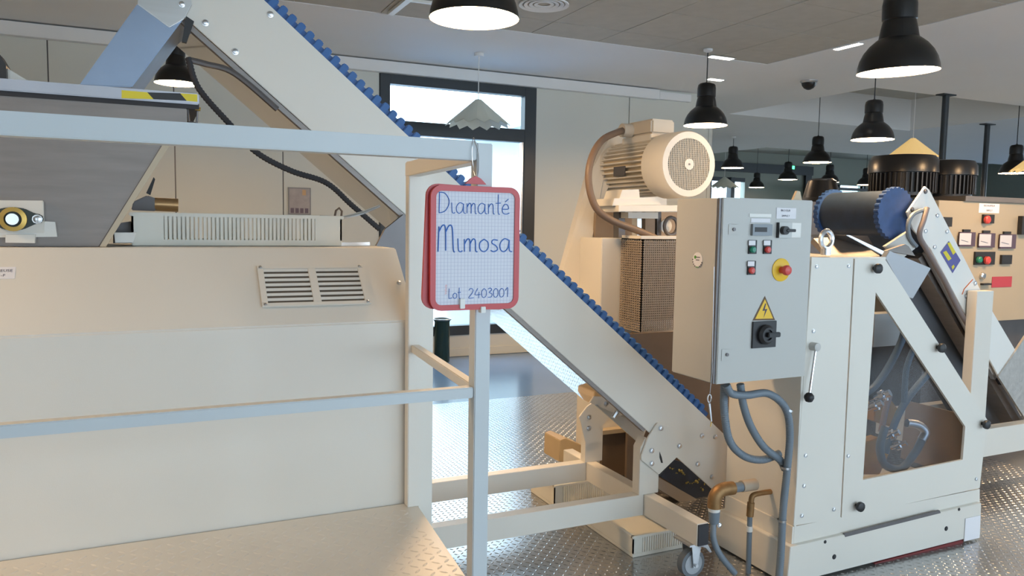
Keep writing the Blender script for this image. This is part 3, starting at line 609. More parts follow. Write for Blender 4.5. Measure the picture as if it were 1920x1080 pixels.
for p in ((1547, 1016), (1798, 955), (1564, 1044), (1774, 991)): bolt(bs, P(*p, y=YP-.02), r=.006 if p[0] in (1547, 1798) else .009, m=black, h=.004)
MB().prism(L([(1640, 1062), (1806, 1018), (1806, 1012), (1640, 1056)], YP-.012), (0, .4, 0)).build('red_underframe', red_skirt, bs)
MB().prism(L([(1810, 972), (1838, 966), (1836, 1008), (1807, 1015)], YP-.0215), (0, -.002, 0)).build('paper_tag', paper_w, bs)
zt = P(1522, 482, y=YP).z; zb = .05
MB().box(ML-.012, ML, YP+.001, 2.90, zb, zt-.002).build('left_wall', cream, pm, bevel=.001)
MB().box(ML, 3.02, YP+.013, 2.90, zt-.014, zt-.002).build('top_plate', cream, pm)
p1, p2, p3 = O_[1], O_[2], O_[3]
MB().prism([p2+Vector((0, .013, 0)), p3+Vector((0, .013, 0)), p3+Vector((-.01, .013, 0)), p2+Vector((-.01, .013, 0))], (0, .44, 0)).build('right_wall', inner_m, pm)
MB().box(2.82, 3.70, 2.47, 2.62, .26, .28).build('inner_floor', ochre, pm)
# knobs, lever, bolts
def knob(px, py):
    q = P(px, py, y=YP); MB().lathe([(.008, 0), (.008, .014), (.021, .016), (.023, .022), (.022, .032), (.014, .037)], q, (0, -1, 0), 12, True).build('star_knob', black, pm, True)
for p in ((1638, 503), (1757, 651), (1841, 794), (1605, 947)): knob(*p)
for p in ((1531, 500), (1591, 499), (1525, 621), (1510, 854), (1590, 855), (1503, 967), (1563, 955), (1830, 898), (1507, 911)): bolt(pm, P(*p, y=YP), r=.0075, h=.006)
q = P(1522, 649, y=YP); lv = MB().lathe([(.018, 0), (.018, .034), (.014, .036)], q, (0, -1, 0), 20, True).build('lever_hub', mat('hub_grey', (.55, .54, .52), .4), pm, True)
q2 = P(1517, 745, y=YP-.04); MB().tube([q+Vector((0, -.022, -.012)), q2], .0065, 10).build('lever_rod', chrome, lv, True)
MB().lathe([(.002, -.022), (.014, -.018), (.021, -.004), (.020, .008), (.012, .018), (.005, .021)], q2, (0, 0, 1), 16, True).build('lever_ball', black, lv, True)
eb = P(1548, 478, y=2.52); ebp = MB().cyl(eb, eb+Vector((0, 0, .03)), .022, 14).build('eyebolt', zinc, pm, True)
rc = eb+Vector((0, 0, .068)); MB().tube([rc+Vector((.033*cos(2*pi*k/24), 0, .038*sin(2*pi*k/24))) for k in range(25)], .011, 8).build('eyebolt_ring', zinc, ebp, True)
# piping and castings behind the window
for (pts, r, mm, nm) in (
    ([(1700, 600), (1690, 640), (1665, 690), (1640, 725), (1618, 740)], .018, mat('slate_hose', (.10, .16, .24), .5), 'hose'),
    ([(1720, 640), (1700, 690), (1695, 760)], .015, MATS['slate_hose'], 'hose'), ([(1745, 695), (1700, 750), (1675, 800), (1660, 850)], .018, MATS['slate_hose'], 'hose'),
    ([(1668, 740), (1660, 770), (1652, 810)], .015, mat('pinkish_hose', (.35, .25, .22), .5), 'hose')):
    MB().tube(smoothpath([P(a, b, y=2.68) for a, b in pts]), r, 10).build(nm, mm, pm, True)
MB().tube(smoothpath([P(1660, 800, y=2.6), P(1650, 840, y=2.6), P(1660, 872, y=2.6), P(1690, 878, y=2.6), P(1715, 850, y=2.6), P(1730, 822, y=2.6)]), .019, 12).build('drain_hose', MATS['grey_conduit'], pm, True)
MB().tube(smoothpath([P(1728, 825, y=2.6), P(1735, 810, y=2.6), P(1722, 797, y=2.62), P(1700, 793, y=2.64)]), .022, 12).build('pipe_elbow', zinc, pm, True)
for p, rr_ in (((1655, 742), .03), ((1640, 760), .028), ((1672, 815), .026), ((1685, 835), .022)):
    c = P(*p, y=2.62); MB().lathe([(rr_*.5, -.04), (rr_*.5, -.015), (rr_, -.012), (rr_, .012), (rr_*.6, .016), (rr_*.6, .04)], c, (.3, -.8, .5), 14, True).build('valve', chrome, pm, True)
for pts in ([(1640, 760), (1668, 745), (1690, 775), (1670, 800), (1640, 790)], [(1622, 830), (1650, 820), (1668, 850), (1650, 890), (1620, 890)]):
    MB().prism(L(pts, 2.74), (0, .06, 0)).build('casting', ochre, pm, bevel=.004)
MB().box(P(1640, 600, y=2.78).x, P(1690, 600, y=2.78).x, 2.78, 2.86, .95, 1.12).build('inner_box', grey_paint, pm)
# feed hopper on top, stainless
hp = thing('feed_hopper', (3.3, 2.95, 1.42), 'stainless steel feed chute between the press and the second conveyor', 'chute')
MB().prism(L([(1660, 484), (1668, 470), (1746, 503), (1712, 560), (1700, 556)], 2.60), (0, .03, 0)).build('chute_side', mat('matt_grey_sheet', (.42, .44, .47), .5, .3, noise=.05), hp, bevel=.002)
MB().prism(L([(1587, 441), (1594, 441), (1660, 472), (1655, 478)], 2.75), (0, .25, 0)).build('chute_rim', steel, hp, bevel=.002)
MB().prism([P(1525, 447, y=2.86), P(1590, 442, y=2.86), P(1650, 480, y=2.70), P(1560, 482, y=2.70)], (0, .02, -.02)).build('chute_floor', dull_steel, hp)
MB().prism(L([(1698, 458), (1704, 462), (1716, 480), (1662, 470)], 2.9), (0, .02, 0)).build('chute_gusset', dull_steel, hp)
# ------------------------------------------------------------------ conduits and pipes below the cabinet
YH = 2.50
for pts, lab in (([(1362, 722), (1372, 738), (1400, 741), (1440, 738), (1472, 764), (1481, 810), (1476, 880), (1468, 960), (1464, 1040), (1458, 1110)], 'grey corrugated conduit curving from the cabinet down to the floor'),
             ([(1358, 722), (1358, 770), (1368, 826), (1395, 855), (1430, 862), (1462, 850)], 'left loop of grey corrugated conduit below the cabinet'),
             ([(1388, 720), (1394, 760), (1408, 800), (1432, 838), (1462, 862), (1472, 880)], 'middle loop of grey corrugated conduit below the cabinet')):
    YH = {722: {1362: 2.43, 1358: 2.50}.get(pts[0][0]), 720: 2.465}[pts[0][1]]
    pth, rr = ribs([P(a, b, y=YH) for a, b in pts], .0165*YH/2.5, .009, .05)
    tag(MB().tube(pth, rr, 10).build('conduit', grey_hose, None, True), lab, 'conduit', 'grey conduits below the cabinet')
for (px, py) in ((1478, 770), (1473, 877), (1466, 976)):
    q = P(px, py, y=2.43); tag(MB().lathe([(.0185, -.005), (.020, .005)], q, (0, 0, 1) if py > 800 else (.5, 0, 1), 14).build('conduit_clip', zinc, None, True), {770: 'topmost', 877: 'middle', 976: 'lowest'}[py]+' metal clip around the long grey conduit', 'clip', 'conduit clips')
dpipe = thing('drain_pipe', P(1345, 925, y=2.62), 'rusty elbow drain pipe coming out of the press side with a grey hose', 'pipe')
MB().tube([P(1416, 908, y=2.62), P(1370, 916, y=2.62)], .022, 14).build('stub', grey_hose, dpipe, True)
MB().tube([P(1416, 908, y=2.62), P(1390, 912, y=2.62)], .026, 14).build('flange', mat('dusty_fitting', (.45, .36, .27), .6), dpipe, True)
MB().tube(smoothpath([P(1374, 915, y=2.62), P(1352, 919, y=2.62), P(1341, 932, y=2.62), P(1339, 952, y=2.62)]), .030, 14).build('elbow', rust, dpipe, True)
MB().cyl(P(1339, 950, y=2.62), P(1339, 958, y=2.62), .026, 14).build('seal', white_paint, dpipe, True)
MB().tube([P(1339, 958, y=2.62), P(1339, 980, y=2.62)], [.026, .022], 14).build('nipple', grey_hose, dpipe, True)
MB().tube(smoothpath([P(1338, 978, y=2.62), P(1338, 1010, y=2.60), P(1350, 1040, y=2.58), P(1378, 1075, y=2.56)]), .014, 10).build('hose', grey_hose, dpipe, True)
bolt(dpipe, P(1349, 985, y=2.60), (0, -1, 0), .008, chrome, 'clamp')
wp = thing('water_pipe', P(1408, 960, y=2.58), 'thin vertical water pipe with brass elbow beside the drain pipe', 'pipe')
MB().tube(smoothpath([P(1445, 922, y=2.6), P(1425, 925, y=2.6), P(1411, 930, y=2.6), P(1408, 945, y=2.6)]), .012, 10).build('elbow', rust, wp, True)
MB().tube([P(1408, 942, y=2.6), P(1406, 968, y=2.6)], .016, 12).build('union', rust, wp, True)
MB().tube([P(1406, 966, y=2.6), P(1402, 1110, y=2.6)], .012, 10).build('tube', grey_hose, wp, True)
MB().tube([P(1405, 986, y=2.6), P(1405, 996, y=2.6)], .0145, 12).build('white_collar', white_paint, wp, True)
# ------------------------------------------------------------------ extruder behind the conveyor
ex = thing('extruder', (3.1, 4.3, 0), 'cream extruder with tapered belt guard and large finned motor on top behind the conveyor', 'machine')
YE = 3.95
def ez(p): return P(*p, y=YE)
XE = P(1127, 520, y=YE).x; YEb = P(1086, 540, x=XE).y; zE = P(1180, 447, y=YE).z
MB().box(XE, XE+.75, YE, YEb, .02, zE).build('housing', cream, ex, bevel=.004)
def gy(py): return 4.74-max(0, py-240)/320*(4.74-YEb-.03)      # the guard leans: its foot is nearer than its top
MB().prism([P(a_, b_, y=gy(b_)) for a_, b_ in ((1170, 236), (1148, 250), (1128, 285), (1104, 330), (1058, 500), (1042, 560), (1080, 620), (1092, 540), (1122, 390), (1165, 300))], (0, .06, 0)).build('belt_guard', cream, ex)
MB().prism(L([(1122, 390), (1165, 300), (1190, 262), (1250, 290), (1250, 447), (1112, 447)], 4.82), (0, .06, 0)).build('guard_back', cream, ex)
MB().prism(L([(1160, 385), (1300, 385), (1300, 397), (1160, 397)], YE-.03), (0, .28, 0)).build('motor_deck', cream, ex, bevel=.003)
MB().prism(L([(1152, 372), (1232, 370), (1240, 384), (1148, 386)], YE-.0), (0, .2, 0)).build('motor_feet', cream, ex, bevel=.002)
MB().prism(L([(1167, 356), (1198, 355), (1200, 374), (1160, 376)], YE+.01), (0, .18, 0)).build('motor_saddle', cream, ex)
for x0, x1, m_ in ((1160, 1172, dark_steel), (1195, 1203, steel), (1210, 1228, inner_m), (1232, 1240, dark_steel)):
    MB().prism(L([(x0, 396), (x1, 396), (x1, 447), (x0, 447)], YE+.12), (0, .06, 0)).build('deck_support', m_, ex)
MB().prism(L([(1118, 398), (1290, 398), (1290, 446), (1116, 446)], YE+.45), (0, .03, 0)).build('rear_cover', inner_m, ex)
MB().prism(L([(1178, 398), (1234, 398), (1234, 410), (1178, 409)], YE+.02), (0, .08, 0)).build('slide_block', grey_paint, ex)
c = P(1258, 424, y=YE+.08); MB().tube([c+Vector((.05*cos(2*pi*k/20), 0, .055*sin(2*pi*k/20))) for k in range(21)], .012, 8).build('tension_ring', dark_steel, ex, True)
MB().cyl(c+Vector((.0, .05, 0)), c+Vector((0, .06, 0)), .045, 18).build('ring_disc', white_paint, ex, True)
# motor
fc = P(1292, 308, y=3.88); AX = Vector((0, 1, 0)); R = .205
MB().lathe([(.197, .0), (R, .02), (R, .215), (R-.008, .225), (R-.008, .20)], fc, AX, 40).build('fan_cover', cream, ex, True)
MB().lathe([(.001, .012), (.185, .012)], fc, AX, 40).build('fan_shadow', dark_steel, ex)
gm = MB(); gr_ = .158
ring = MB().lathe([(gr_, -.001), (R-.008, -.001), (R-.008, .006), (gr_, .006)], fc, AX, 40)
ring.build('fan_face', cream, ex, True)
MB().lathe([(.001, -.003), (.034, -.003), (.034, .006)], fc, AX, 24).build('fan_hub', cream, ex, True)
MB().lathe([(.001, -.006), (.006, -.006), (.006, .0)], fc, AX, 10).build('hub_screw', dark_steel, ex, True)
k = -gr_
while k < gr_:
    h_ = math.sqrt(max(gr_**2-k*k, 0)); gm.box(fc.x+k-.0028, fc.x+k+.0028, fc.y-.001, fc.y+.002, fc.z-h_, fc.z+h_); gm.box(fc.x-h_, fc.x+h_, fc.y+.002, fc.y+.004, fc.z+k-.0028, fc.z+k+.0028); k += .0125
gm.build('fan_grille', mat('grille_paint', (.50, .47, .40), .5), ex, kind='stuff')
MB().lathe([(.160, .18), (.160, .78), (.10, .80)], fc, AX, 32).build('motor_barrel', mat('barrel_paint', (.60, .50, .35), .5), ex, True)
fm = MB().box(-.0045, .0045, .21, .74, .155, .188).mesh('cooling_fin', cream)
for k in range(36):
    a = k*10
    o = bpy.data.objects.new('cooling_fin', fm); COL.objects.link(o); o.parent = ex; o.location = fc-ex.location; o.rotation_euler = (0, rd(a), 0)
MB().lathe([(.185, .74), (.185, .78), (.17, .79)], fc, AX, 32, True).build('motor_flange', cream, ex, True)
MB().box(fc.x-.10, fc.x+.07, fc.y+.27, fc.y+.60, fc.z+.16, fc.z+.205).build('terminal_base', cream, ex, bevel=.004)
tb = MB().box(fc.x-.10, fc.x+.08, fc.y+.26, fc.y+.58, fc.z+.205, fc.z+.30).build('terminal_box', mat('terminal_grey', (.60, .55, .47), .5), ex, bevel=.012)
gl_ = Vector((fc.x-.10, fc.y+.50, fc.z+.245)); MB().cyl(gl_, gl_+Vector((-.07, 0, 0)), .045, 18).build('cable_gland', mat('terminal_grey', (0, 0, 0)), tb, True)
pa_, pb_ = P(1172, 311, x=fc.x-.192), P(1151, 331, x=fc.x-.192); MB().box(fc.x-.196, fc.x-.188, pa_.y, pb_.y, min(pa_.z, pb_.z), max(pa_.z, pb_.z)).build('rating_plate', dark_steel, ex)
th_ = [gl_+Vector((-.06, 0, 0)), P(1130, 262, y=4.05), P(1108, 300, y=3.93), P(1104, 345, y=3.90), P(1118, 390, y=3.88), P(1150, 415, y=3.86), P(1195, 432, y=3.86), P(1235, 450, y=3.84), P(1250, 462, y=3.80)]
tag(MB().tube(smoothpath(th_), .021, 12).build('motor_hose', brown_hose, None, True), 'thick brown hose looping from the motor terminal box down the extruder', 'hose')
# painted shade infill and crumb tray between the conveyor foot and the extruder
shade_m = mat('shade_brown', (.13, .09, .06), .6, noise=.2)
MB().box(XE+.02, 3.15, YE-.03, YE-.005, .02, .30).build('shaded_skirt', shade_m, ex)  # base below the ledge, its brown is shade put into the colour
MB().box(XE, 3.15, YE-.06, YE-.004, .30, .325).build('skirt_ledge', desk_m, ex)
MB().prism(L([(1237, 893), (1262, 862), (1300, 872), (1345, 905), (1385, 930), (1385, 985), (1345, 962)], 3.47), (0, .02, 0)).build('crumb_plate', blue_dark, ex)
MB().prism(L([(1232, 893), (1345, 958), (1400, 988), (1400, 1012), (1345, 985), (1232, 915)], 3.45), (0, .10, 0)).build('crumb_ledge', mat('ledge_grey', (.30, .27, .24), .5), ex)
MB().box(2.42, 3.15, 3.60, 3.62, .03, .95).build('shade_panel', shade_m, ex)  # added dark sheet standing in for shade in the gap, stops stray reflections
for k in range(26):
    q = P(random.uniform(1262, 1335), random.uniform(882, 905), y=3.468); q = P(1256+random.uniform(0, 84), 0, y=3.468); q = P(1256+(k*37 % 84), 884+(k*37 % 84)*.42+random.uniform(-10, 9), y=3.468)
    g = random.uniform(.4, 1.1); MB().lathe([(.004*g, 0), (.010*g, .003), (.005*g, .007*g)], q, (random.uniform(-.5, .5), -1, random.uniform(-.5, .5)), 5, True).build('crumb', mat('dough_crumb', (.20, .18, .06), .8, noise=.3), ex)
# mesh guard
gx0 = P(1205, 470, y=3.72).x; gz0, gz1 = P(1205, 622, y=3.72).z, P(1205, 449, y=3.72).z; gx1 = gx0+.42; gy0, gy1 = 3.72, 3.94
wm = MB(); n = int((gx1-gx0)/.0135); nz = int((gz1-gz0)/.0135); ny = int((gy1-gy0)/.02); t = .0026
for k in range(n+1):
    x = gx0+k*(gx1-gx0)/n; wm.box(x-t, x+t, gy0-t, gy0+t, gz0, gz1); wm.box(x-t, x+t, gy0, gy1, gz1-t, gz1+t)
for k in range(nz+1):
    z = gz0+k*(gz1-gz0)/nz; wm.box(gx0, gx1, gy0-t, gy0+t, z-t, z+t); wm.box(gx0-t, gx0+t, gy0, gy1, z-t, z+t)
for k in range(ny+1):
    y = gy0+k*(gy1-gy0)/ny; wm.box(gx0-t, gx0+t, y-t, y+t, gz0, gz1); wm.box(gx0, gx1, y-t, y+t, gz1-t, gz1+t)
wm.build('mesh_guard', mesh_m, ex, kind='stuff')
MB().box(gx0+.03, gx1, 3.80, 3.94, gz0+.05, gz1-.02).build('belt_pulley_case', mat('belt_case', (.17, .135, .10), .6), ex)
MB().box(gx0, gx1, gy0+.02, gy1, gz1+.002, gz1+.02).build('guard_lid', cream, ex)
MB().prism(L([(1197, 625), (1270, 650), (1275, 720), (1215, 690)], 3.86), (0, .08, 0)).build('lower_case', inner_m, ex)
MB().prism(L([(1225, 650), (1262, 655), (1262, 700), (1250, 690)], 3.84), (0, .03, 0)).build('ochre_bracket', ochre, ex)
# ------------------------------------------------------------------ second conveyor on the right
c2 = thing('belt_conveyor', (4.4, 3.2, 0), 'second inclined conveyor with dark blue belt roller and cream side plate on the right', 'conveyor')
MB().prism(L([(1735, 349), (1743, 356), (1845, 556), (1905, 658), (1872, 705), (1745, 467), (1712, 430), (1701, 398)], 3.0), (0, .012, 0)).build('side_plate', white_paint, c2, bevel=.002)
MB().prism(L([(1735, 349), (1743, 356), (1845, 556), (1905, 658), (1872, 705), (1745, 467), (1712, 430), (1701, 398)], 3.0), (0, .012, 0)); 
dc = Vector((3.78, 3.03, 1.643))
MB().cyl(dc+Vector((0, .01, 0)), dc+Vector((0, .44, 0)), .128, 32).build('belt_roller', blue_dark, c2, True)
for y in (0, .43):
    n = 112; pr = []; 
    for k in range(n):
        r_ = .148 if (k // 2) % 2 else .141; a = 2*pi*k/n; pr.append(dc+Vector((r_*cos(a), y, r_*sin(a))))
    MB().prism(pr, (0, .03, 0)).build('belt_sidewall', mat('navy_sidewall', (.02, .065, .20), .5, noise=.3, nscale=20), c2)
D2 = (Vector((4.99, 0, .53))-Vector((3.96, 0, 1.80))).normalized(); N2 = Vector((-D2.z, 0, D2.x))
q = [Vector((3.90, 3.04, 1.72)), Vector((4.90, 3.04, .60)), Vector((4.88, 3.04, .58)), Vector((3.88, 3.04, 1.70))]
MB().prism(q, (0, .40, 0)).build('belt', blue_dark, c2)
MB().prism(L([(1748, 472), (1872, 706), (1925, 800), (1845, 800), (1690, 540), (1716, 500)], 3.20), (0, .22, 0)).build('lower_housing', mat('slate_grey_paint', (.13, .14, .16), .5, noise=.1), c2)
MB().prism(L([(1745, 467), (1872, 705), (1866, 712), (1738, 475)], 3.02), (0, .03, 0)).build('lower_flange', steel, c2)
MB().prism(L([(1735, 475), (1866, 712), (1920, 800), (1905, 800), (1722, 485)], 3.06), (0, .1, 0)).build('drip_pan', dull_steel, c2)
MB().prism(L([(1779, 452), (1801, 488), (1786, 512), (1763, 473)], 2.999), (0, -.001, 0)).build('maker_sticker', purple, c2)
for pts in ([(1776, 456), (1781, 454), (1792, 473), (1787, 478)], [(1768, 473), (1774, 470), (1784, 485), (1778, 489)], [(1784, 500), (1788, 496), (1790, 500), (1786, 506)]):
    MB().prism(L(pts, 2.9978), (0, -.0006, 0)).build('sticker_print', haz_y, c2)
for p in ((1735, 359), (1710, 393), (1757, 404), (1735, 433), (1775, 434), (1752, 463), (1828, 531), (1811, 555)): bolt(c2, P(*p, y=3.0), r=.011, m=dark_steel if p[1] < 396 else zinc)
MB().tube(smoothpath([P(1730, 394, y=2.97), P(1712, 402, y=2.97), P(1703, 420, y=2.97), P(1705, 444, y=2.97), P(1718, 462, y=2.97)]), .012, 8).build('cable_loop', grey_hose, c2, True)
MB().tube(smoothpath([P(1738, 390, y=2.96), P(1732, 412, y=2.95), P(1724, 440, y=2.95), P(1736, 466, y=2.96), P(1770, 525, y=2.99), P(1800, 585, y=3.0), P(1835, 640, y=3.01)]), .015, 10).build('cable_conduit', mat('taupe_conduit', (.22, .18, .17), .5), c2, True)
MB().tube(L([(1804, 552), (1808, 542), (1824, 524)], 2.998), .0025, 5).build('earth_wire', mat('orange_wire', (.6, .15, .03), .5), c2)
MB().prism(L([(1660, 462), (1706, 432), (1716, 466), (1690, 486)], 2.98), (0, .02, 0)).build('scraper_plate', grey_paint, c2)
# its stand
px0, px1 = P(1829, 600, y=2.93).x, P(1860, 600, y=2.93).x; pt = P(1845, 546, y=2.93).z; rz0, rz1 = P(1845, 857, y=2.93).z, P(1845, 806, y=2.93).z
MB().box(px0, px1, 2.93, 2.99, rz1, pt).build('upright', cream, c2, bevel=.002)
MB().box(px0, 6.2, 2.93, 3.0, rz0, rz1).build('front_rail', cream, c2, bevel=.002)
MB().box(px0, 6.2, 3.5, 3.57, rz0, rz1).build('rear_rail', cream, c2, bevel=.002)
MB().box(px0, px0+.07, 3.0, 3.5, rz0, rz1).build('cross_rail', cream, c2)
MB().box(px0+.02, px0+.06, 2.94, 2.98, 0, rz0).build('foot', zinc, c2); MB().box(6.1, 6.14, 2.94, 2.98, 0, rz0).build('foot', zinc, c2)
MB().prism(L([(1872, 706), (1905, 658), (1960, 575), (1990, 900), (1932, 800)], 2.99), (0, .015, 0)).build('embossed_guard', mat('embossed_steel', (.55, .53, .50), .4, .7, noise=.2, nscale=40, bump=.5, bscale=45), c2)
# ------------------------------------------------------------------ control desk with dials
YD = 4.3
dk = thing('control_desk', (7.2, 4.7, 0), 'beige control desk with three square meters, red and green buttons', 'control desk')
dz0, dz1 = P(1850, 603, y=YD).z, P(1850, 379, y=YD).z; dx0 = P(1758, 420, y=YD).x
MB().box(dx0, dx0+2.4, YD, YD+1.0, dz0, dz1).build('console', desk_m, dk, bevel=.004)
MB().box(dx0+.05, dx0+2.35, YD+.1, YD+.95, 0, dz0).build('plinth', dark_steel, dk)
tz = P(1880, 366, y=YD+.05).z; MB().box(dx0+.3, dx0+2.42, YD-.02, YD+1.0, dz1, dz1+.045).build('worktop', dull_steel, dk, bevel=.003)
def kbox(a, b, th, m, nm, par=dk):
    p, q = P(*a, y=YD-.0005), P(*b, y=YD-.0005); x0, x1 = sorted((p.x, q.x)); z0, z1 = sorted((p.z, q.z))
    return MB().box(x0, x1, YD-.0005-th, YD-.0005, z0, z1).build(nm, m, par, bevel=.001)
kbox((1836, 381), (1873, 400), .001, paper_w, 'printed_label')
text('RECHAUFFEUR', .022, ink, 'lettering', dk, P(1855, 386, y=YD-.002), (1, 0, 0), (0, 0, 1)); text('SIMPLE F', .022, ink, 'lettering', dk, P(1855, 395, y=YD-.002), (1, 0, 0), (0, 0, 1))
def kcap(px, py, r, m, par): MB().lathe([(r, 0), (r, .02), (r*.7, .028)], P(px, py, y=YD-.02), (0, -1, 0), 14, True).build('push_cap', m, par, True)
b1 = kbox((1841, 402), (1860, 419), .02, black, 'stop_button'); kcap(1849, 412, .034, red_btn, b1)
for (x0, y0) in ((1797, 435), (1834, 437), (1873, 439)):
    mt = kbox((x0, y0), (x0+27, y0+27), .02, mat('meter_bezel', (.09, .06, .09), .4), 'meter'); p, q = P(x0+2.5, y0+2, y=YD-.021), P(x0+23, y0+24, y=YD-.021)
    MB().box(p.x, q.x, YD-.0225, YD-.0205, q.z, p.z).build('meter_dial', mat('meter_face', (.62, .60, .62), .3), mt); MB().bar((p.x+.02, YD-.023, q.z+.04), (q.x-.04, YD-.023, q.z+.025), .006, .002).build('meter_needle', ink, mt)
    kbox((x0+7, y0-5), (x0+20, y0), .015, black, 'meter_tab', mt)
b2 = kbox((1826, 472), (1862, 496), .015, black, 'push_button_box'); kcap(1834, 487, .028, green_btn, b2); kcap(1849, 488, .034, red_btn, b2)
kbox((1875, 478), (1893, 495), .02, black, 'selector'); kbox((1860, 519), (1896, 538), .003, mat('red_plate', (.45, .05, .07), .4), 'red_plate'); kbox((1767, 407), (1781, 425), .02, black, 'socket')
MB().lathe([(.03, 0), (.03, .02), (.02, .03)], P(1840, 517, y=YD), (0, -1, 0), 14, True).build('key_switch', zinc, dk, True); kbox((1838, 531), (1853, 534), .03, black, 'key_lever')
kbox((1909, 405), (1935, 440), .04, black, 'main_switch')
# twin fan motors above the desk
for i, (xa_, xb_, yt, yf, yb_, lab) in enumerate(((1646, 1736, 291, 325, 371, 'left black finned motor with a round cowl behind the belt roller'), (1736, 1810, 301, 330, 369, 'right black finned motor with a round cowl beside a dark post'))):
    ym = 4.75; a, b_ = P(xa_, 340, y=ym), P(xb_, 340, y=ym); c = (a+b_)/2; R_ = (b_.x-a.x)*.46; zt_, zf, zb_ = P((xa_+xb_)/2, yt, y=ym).z, P((xa_+xb_)/2, yf, y=ym).z, dz1
    t = thing('fan_motor', (c.x, ym, zb_), lab, 'motor', 'black finned motors'); o = (c.x, ym, 0)
    zb_ += .047; t.location.z = zb_
    MB().lathe([(R_*.55, zt_), (R_*.9, zt_-.01), (R_, zt_-.05), (R_*1.02, zf), (R_*.9, zf)], o, (0, 0, 1), 32, True).build('cowl', lampblack, t, True)
    MB().lathe([(R_*.86, zf+.01), (R_*.86, zb_-.002+.004)], o, (0, 0, 1), 32, True).build('barrel', black, t, True)
    fm2 = MB().box(R_*.84, R_*.98, -.006, .006, zb_+.03, zf-.005).mesh('cooling_fin', black)
    for k in range(40):
        oo = bpy.data.objects.new('cooling_fin', fm2); COL.objects.link(oo); oo.parent = t; oo.location = Vector((c.x, ym, 0))-t.location; oo.rotation_euler = (0, 0, 2*pi*k/40)
# dark hopper silhouette left of the motors
dh = P(1635, 360, y=5.2); dxw = .25
tag(MB().lathe([(.20, 0), (.20, .02), (.16, .05), (.12, .20), (.09, .22)], (dx0-.35, 5.2, dz1-.018), (0, 0, 1), 20, True).build('dark_cone', lampblack, None, True), 'dark conical cap beside the left finned motor', 'cap')
tag(MB().box(dx0-1.1, dx0-.01, 4.9, 5.6, 0, dz1-.02).build('rear_cabinet', dark_steel, None, bevel=.01), 'dark machine cabinet standing behind the belt roller', 'cabinet')
# paper tag standing behind the control cabinet
tgq = P(1495, 372, y=2.60); tag(MB().prism([Vector((2.415, 2.43, cz1+.002)), Vector((2.465, 2.43, cz1+.002)), Vector((2.452, 2.43, cz1+.04)), Vector((2.436, 2.43, cz1+.042))], (0, .012, 0)).build('paper_tag', mat('kraft_tag', (.62, .52, .38), .7)), 'small buff paper tag standing on top of the control cabinet', 'tag')
# ------------------------------------------------------------------ pendant lamps
SHD = [(.212, 0), (.209, .03), (.198, .07), (.178, .11), (.150, .145), (.118, .172), (.104, .182), (.101, .195), (.094, .235), (.086, .272), (.084, .276), (.090, .282), (.090, .36), (.084, .395), (.066, .412), (.02, .418), (.006, .43)]
sh_me = MB().lathe(SHD, n=36).mesh('shade', lampblack, True)
in_me = MB().lathe([(.2115, .001), (.205, .03), (.19, .07), (.165, .11), (.10, .15), (.001, .16)], n=36).mesh('reflector', mat('lamp_reflector', (.8, .75, .65), .4), True)
di_me = MB().lathe([(.001, -.006), (.12, -.003), (.19, .003), (.205, .006), (.206, .012)], n=36).mesh('diffuser', diff_m, True)
cb_me = MB().cyl((0, 0, 0), (0, 0, 1), .006, 6).mesh('cable', black)
ro_me = MB().lathe([(.045, 0), (.045, -.02), (.01, -.035)], n=16, caps=True).mesh('ceiling_rose', plaster, True)
def lamp(x, y, z, label, top=CZ, s=1.0, tilt=(0, 0)):
    t = thing('pendant_lamp', (x, y, z), label, 'lamp', 'black pendant lamps')
    for nm, me_ in (('shade', sh_me), ('reflector', in_me), ('diffuser', di_me)):
        o = add(nm, me_, t, loc=(0, 0, 0)); o.scale = (s, s, s); o.rotation_euler = (tilt[0], tilt[1], 0)
    o = add('cable', cb_me, t, loc=(0, 0, .42*s)); o.scale = (1, 1, top-z-.42*s)
    add('ceiling_rose', ro_me, t, loc=(0, 0, top-z)); return t
lamp(1.415, 3.49, 2.515, 'black pendant lamp cut off by the top edge above the conveyor')
lamp(3.79, 3.08, 2.425, 'largest black pendant lamp at the top right above the press', tilt=(rd(1), rd(-3)))
lamp(5.03, 6.27, 2.555, 'black pendant lamp hanging in front of the wall above the extruder motor')
lamp(6.97, 5.93, 2.50, 'black pendant lamp hanging just below the largest lamp')
lamp(9.645, 9.232, 2.60, 'black pendant lamp between the extruder motor lamp and the blue roller', top=3.84)
lamp(10.275, 11.944, 2.70, 'black pendant lamp right of the extruder motor in front of the far window')
lamp(15.6, 17.1, 2.69, 'smallest black pendant lamp low against the far green-grey wall', top=3.84)
lamp(13.554, 13.835, 2.685, 'small black pendant lamp beside the green exit light', top=3.84)
lamp(14.434, 13.418, 2.638, 'small black pendant lamp just right of the dark mullion', top=3.84)
lamp(11.567, 7.304, 2.41, 'black pendant lamp at the right edge beyond the two dark posts', top=3.84)
lamp(16.2, 13.9, 2.66, 'distant black pendant lamp half hidden behind the left finned motor', top=3.84)
lamp(.207, 6.368, 2.55, 'small lit pendant lamp seen under the head of the inclined conveyor', s=.72)
lamp(-1.0, 3.3, 2.5, 'black pendant lamp above the left end of the mixer')
lamp(-1.9, 2.1, 2.5, 'added out-of-view black pendant lamp above the platform in front of the mixer')  # invented lamp out of view, warms the mixer slope and platform
lamp(6.2, 3.2, 2.5, 'black pendant lamp above the second conveyor'); lamp(8.6, 3.3, 2.5, 'black pendant lamp above the control desk')
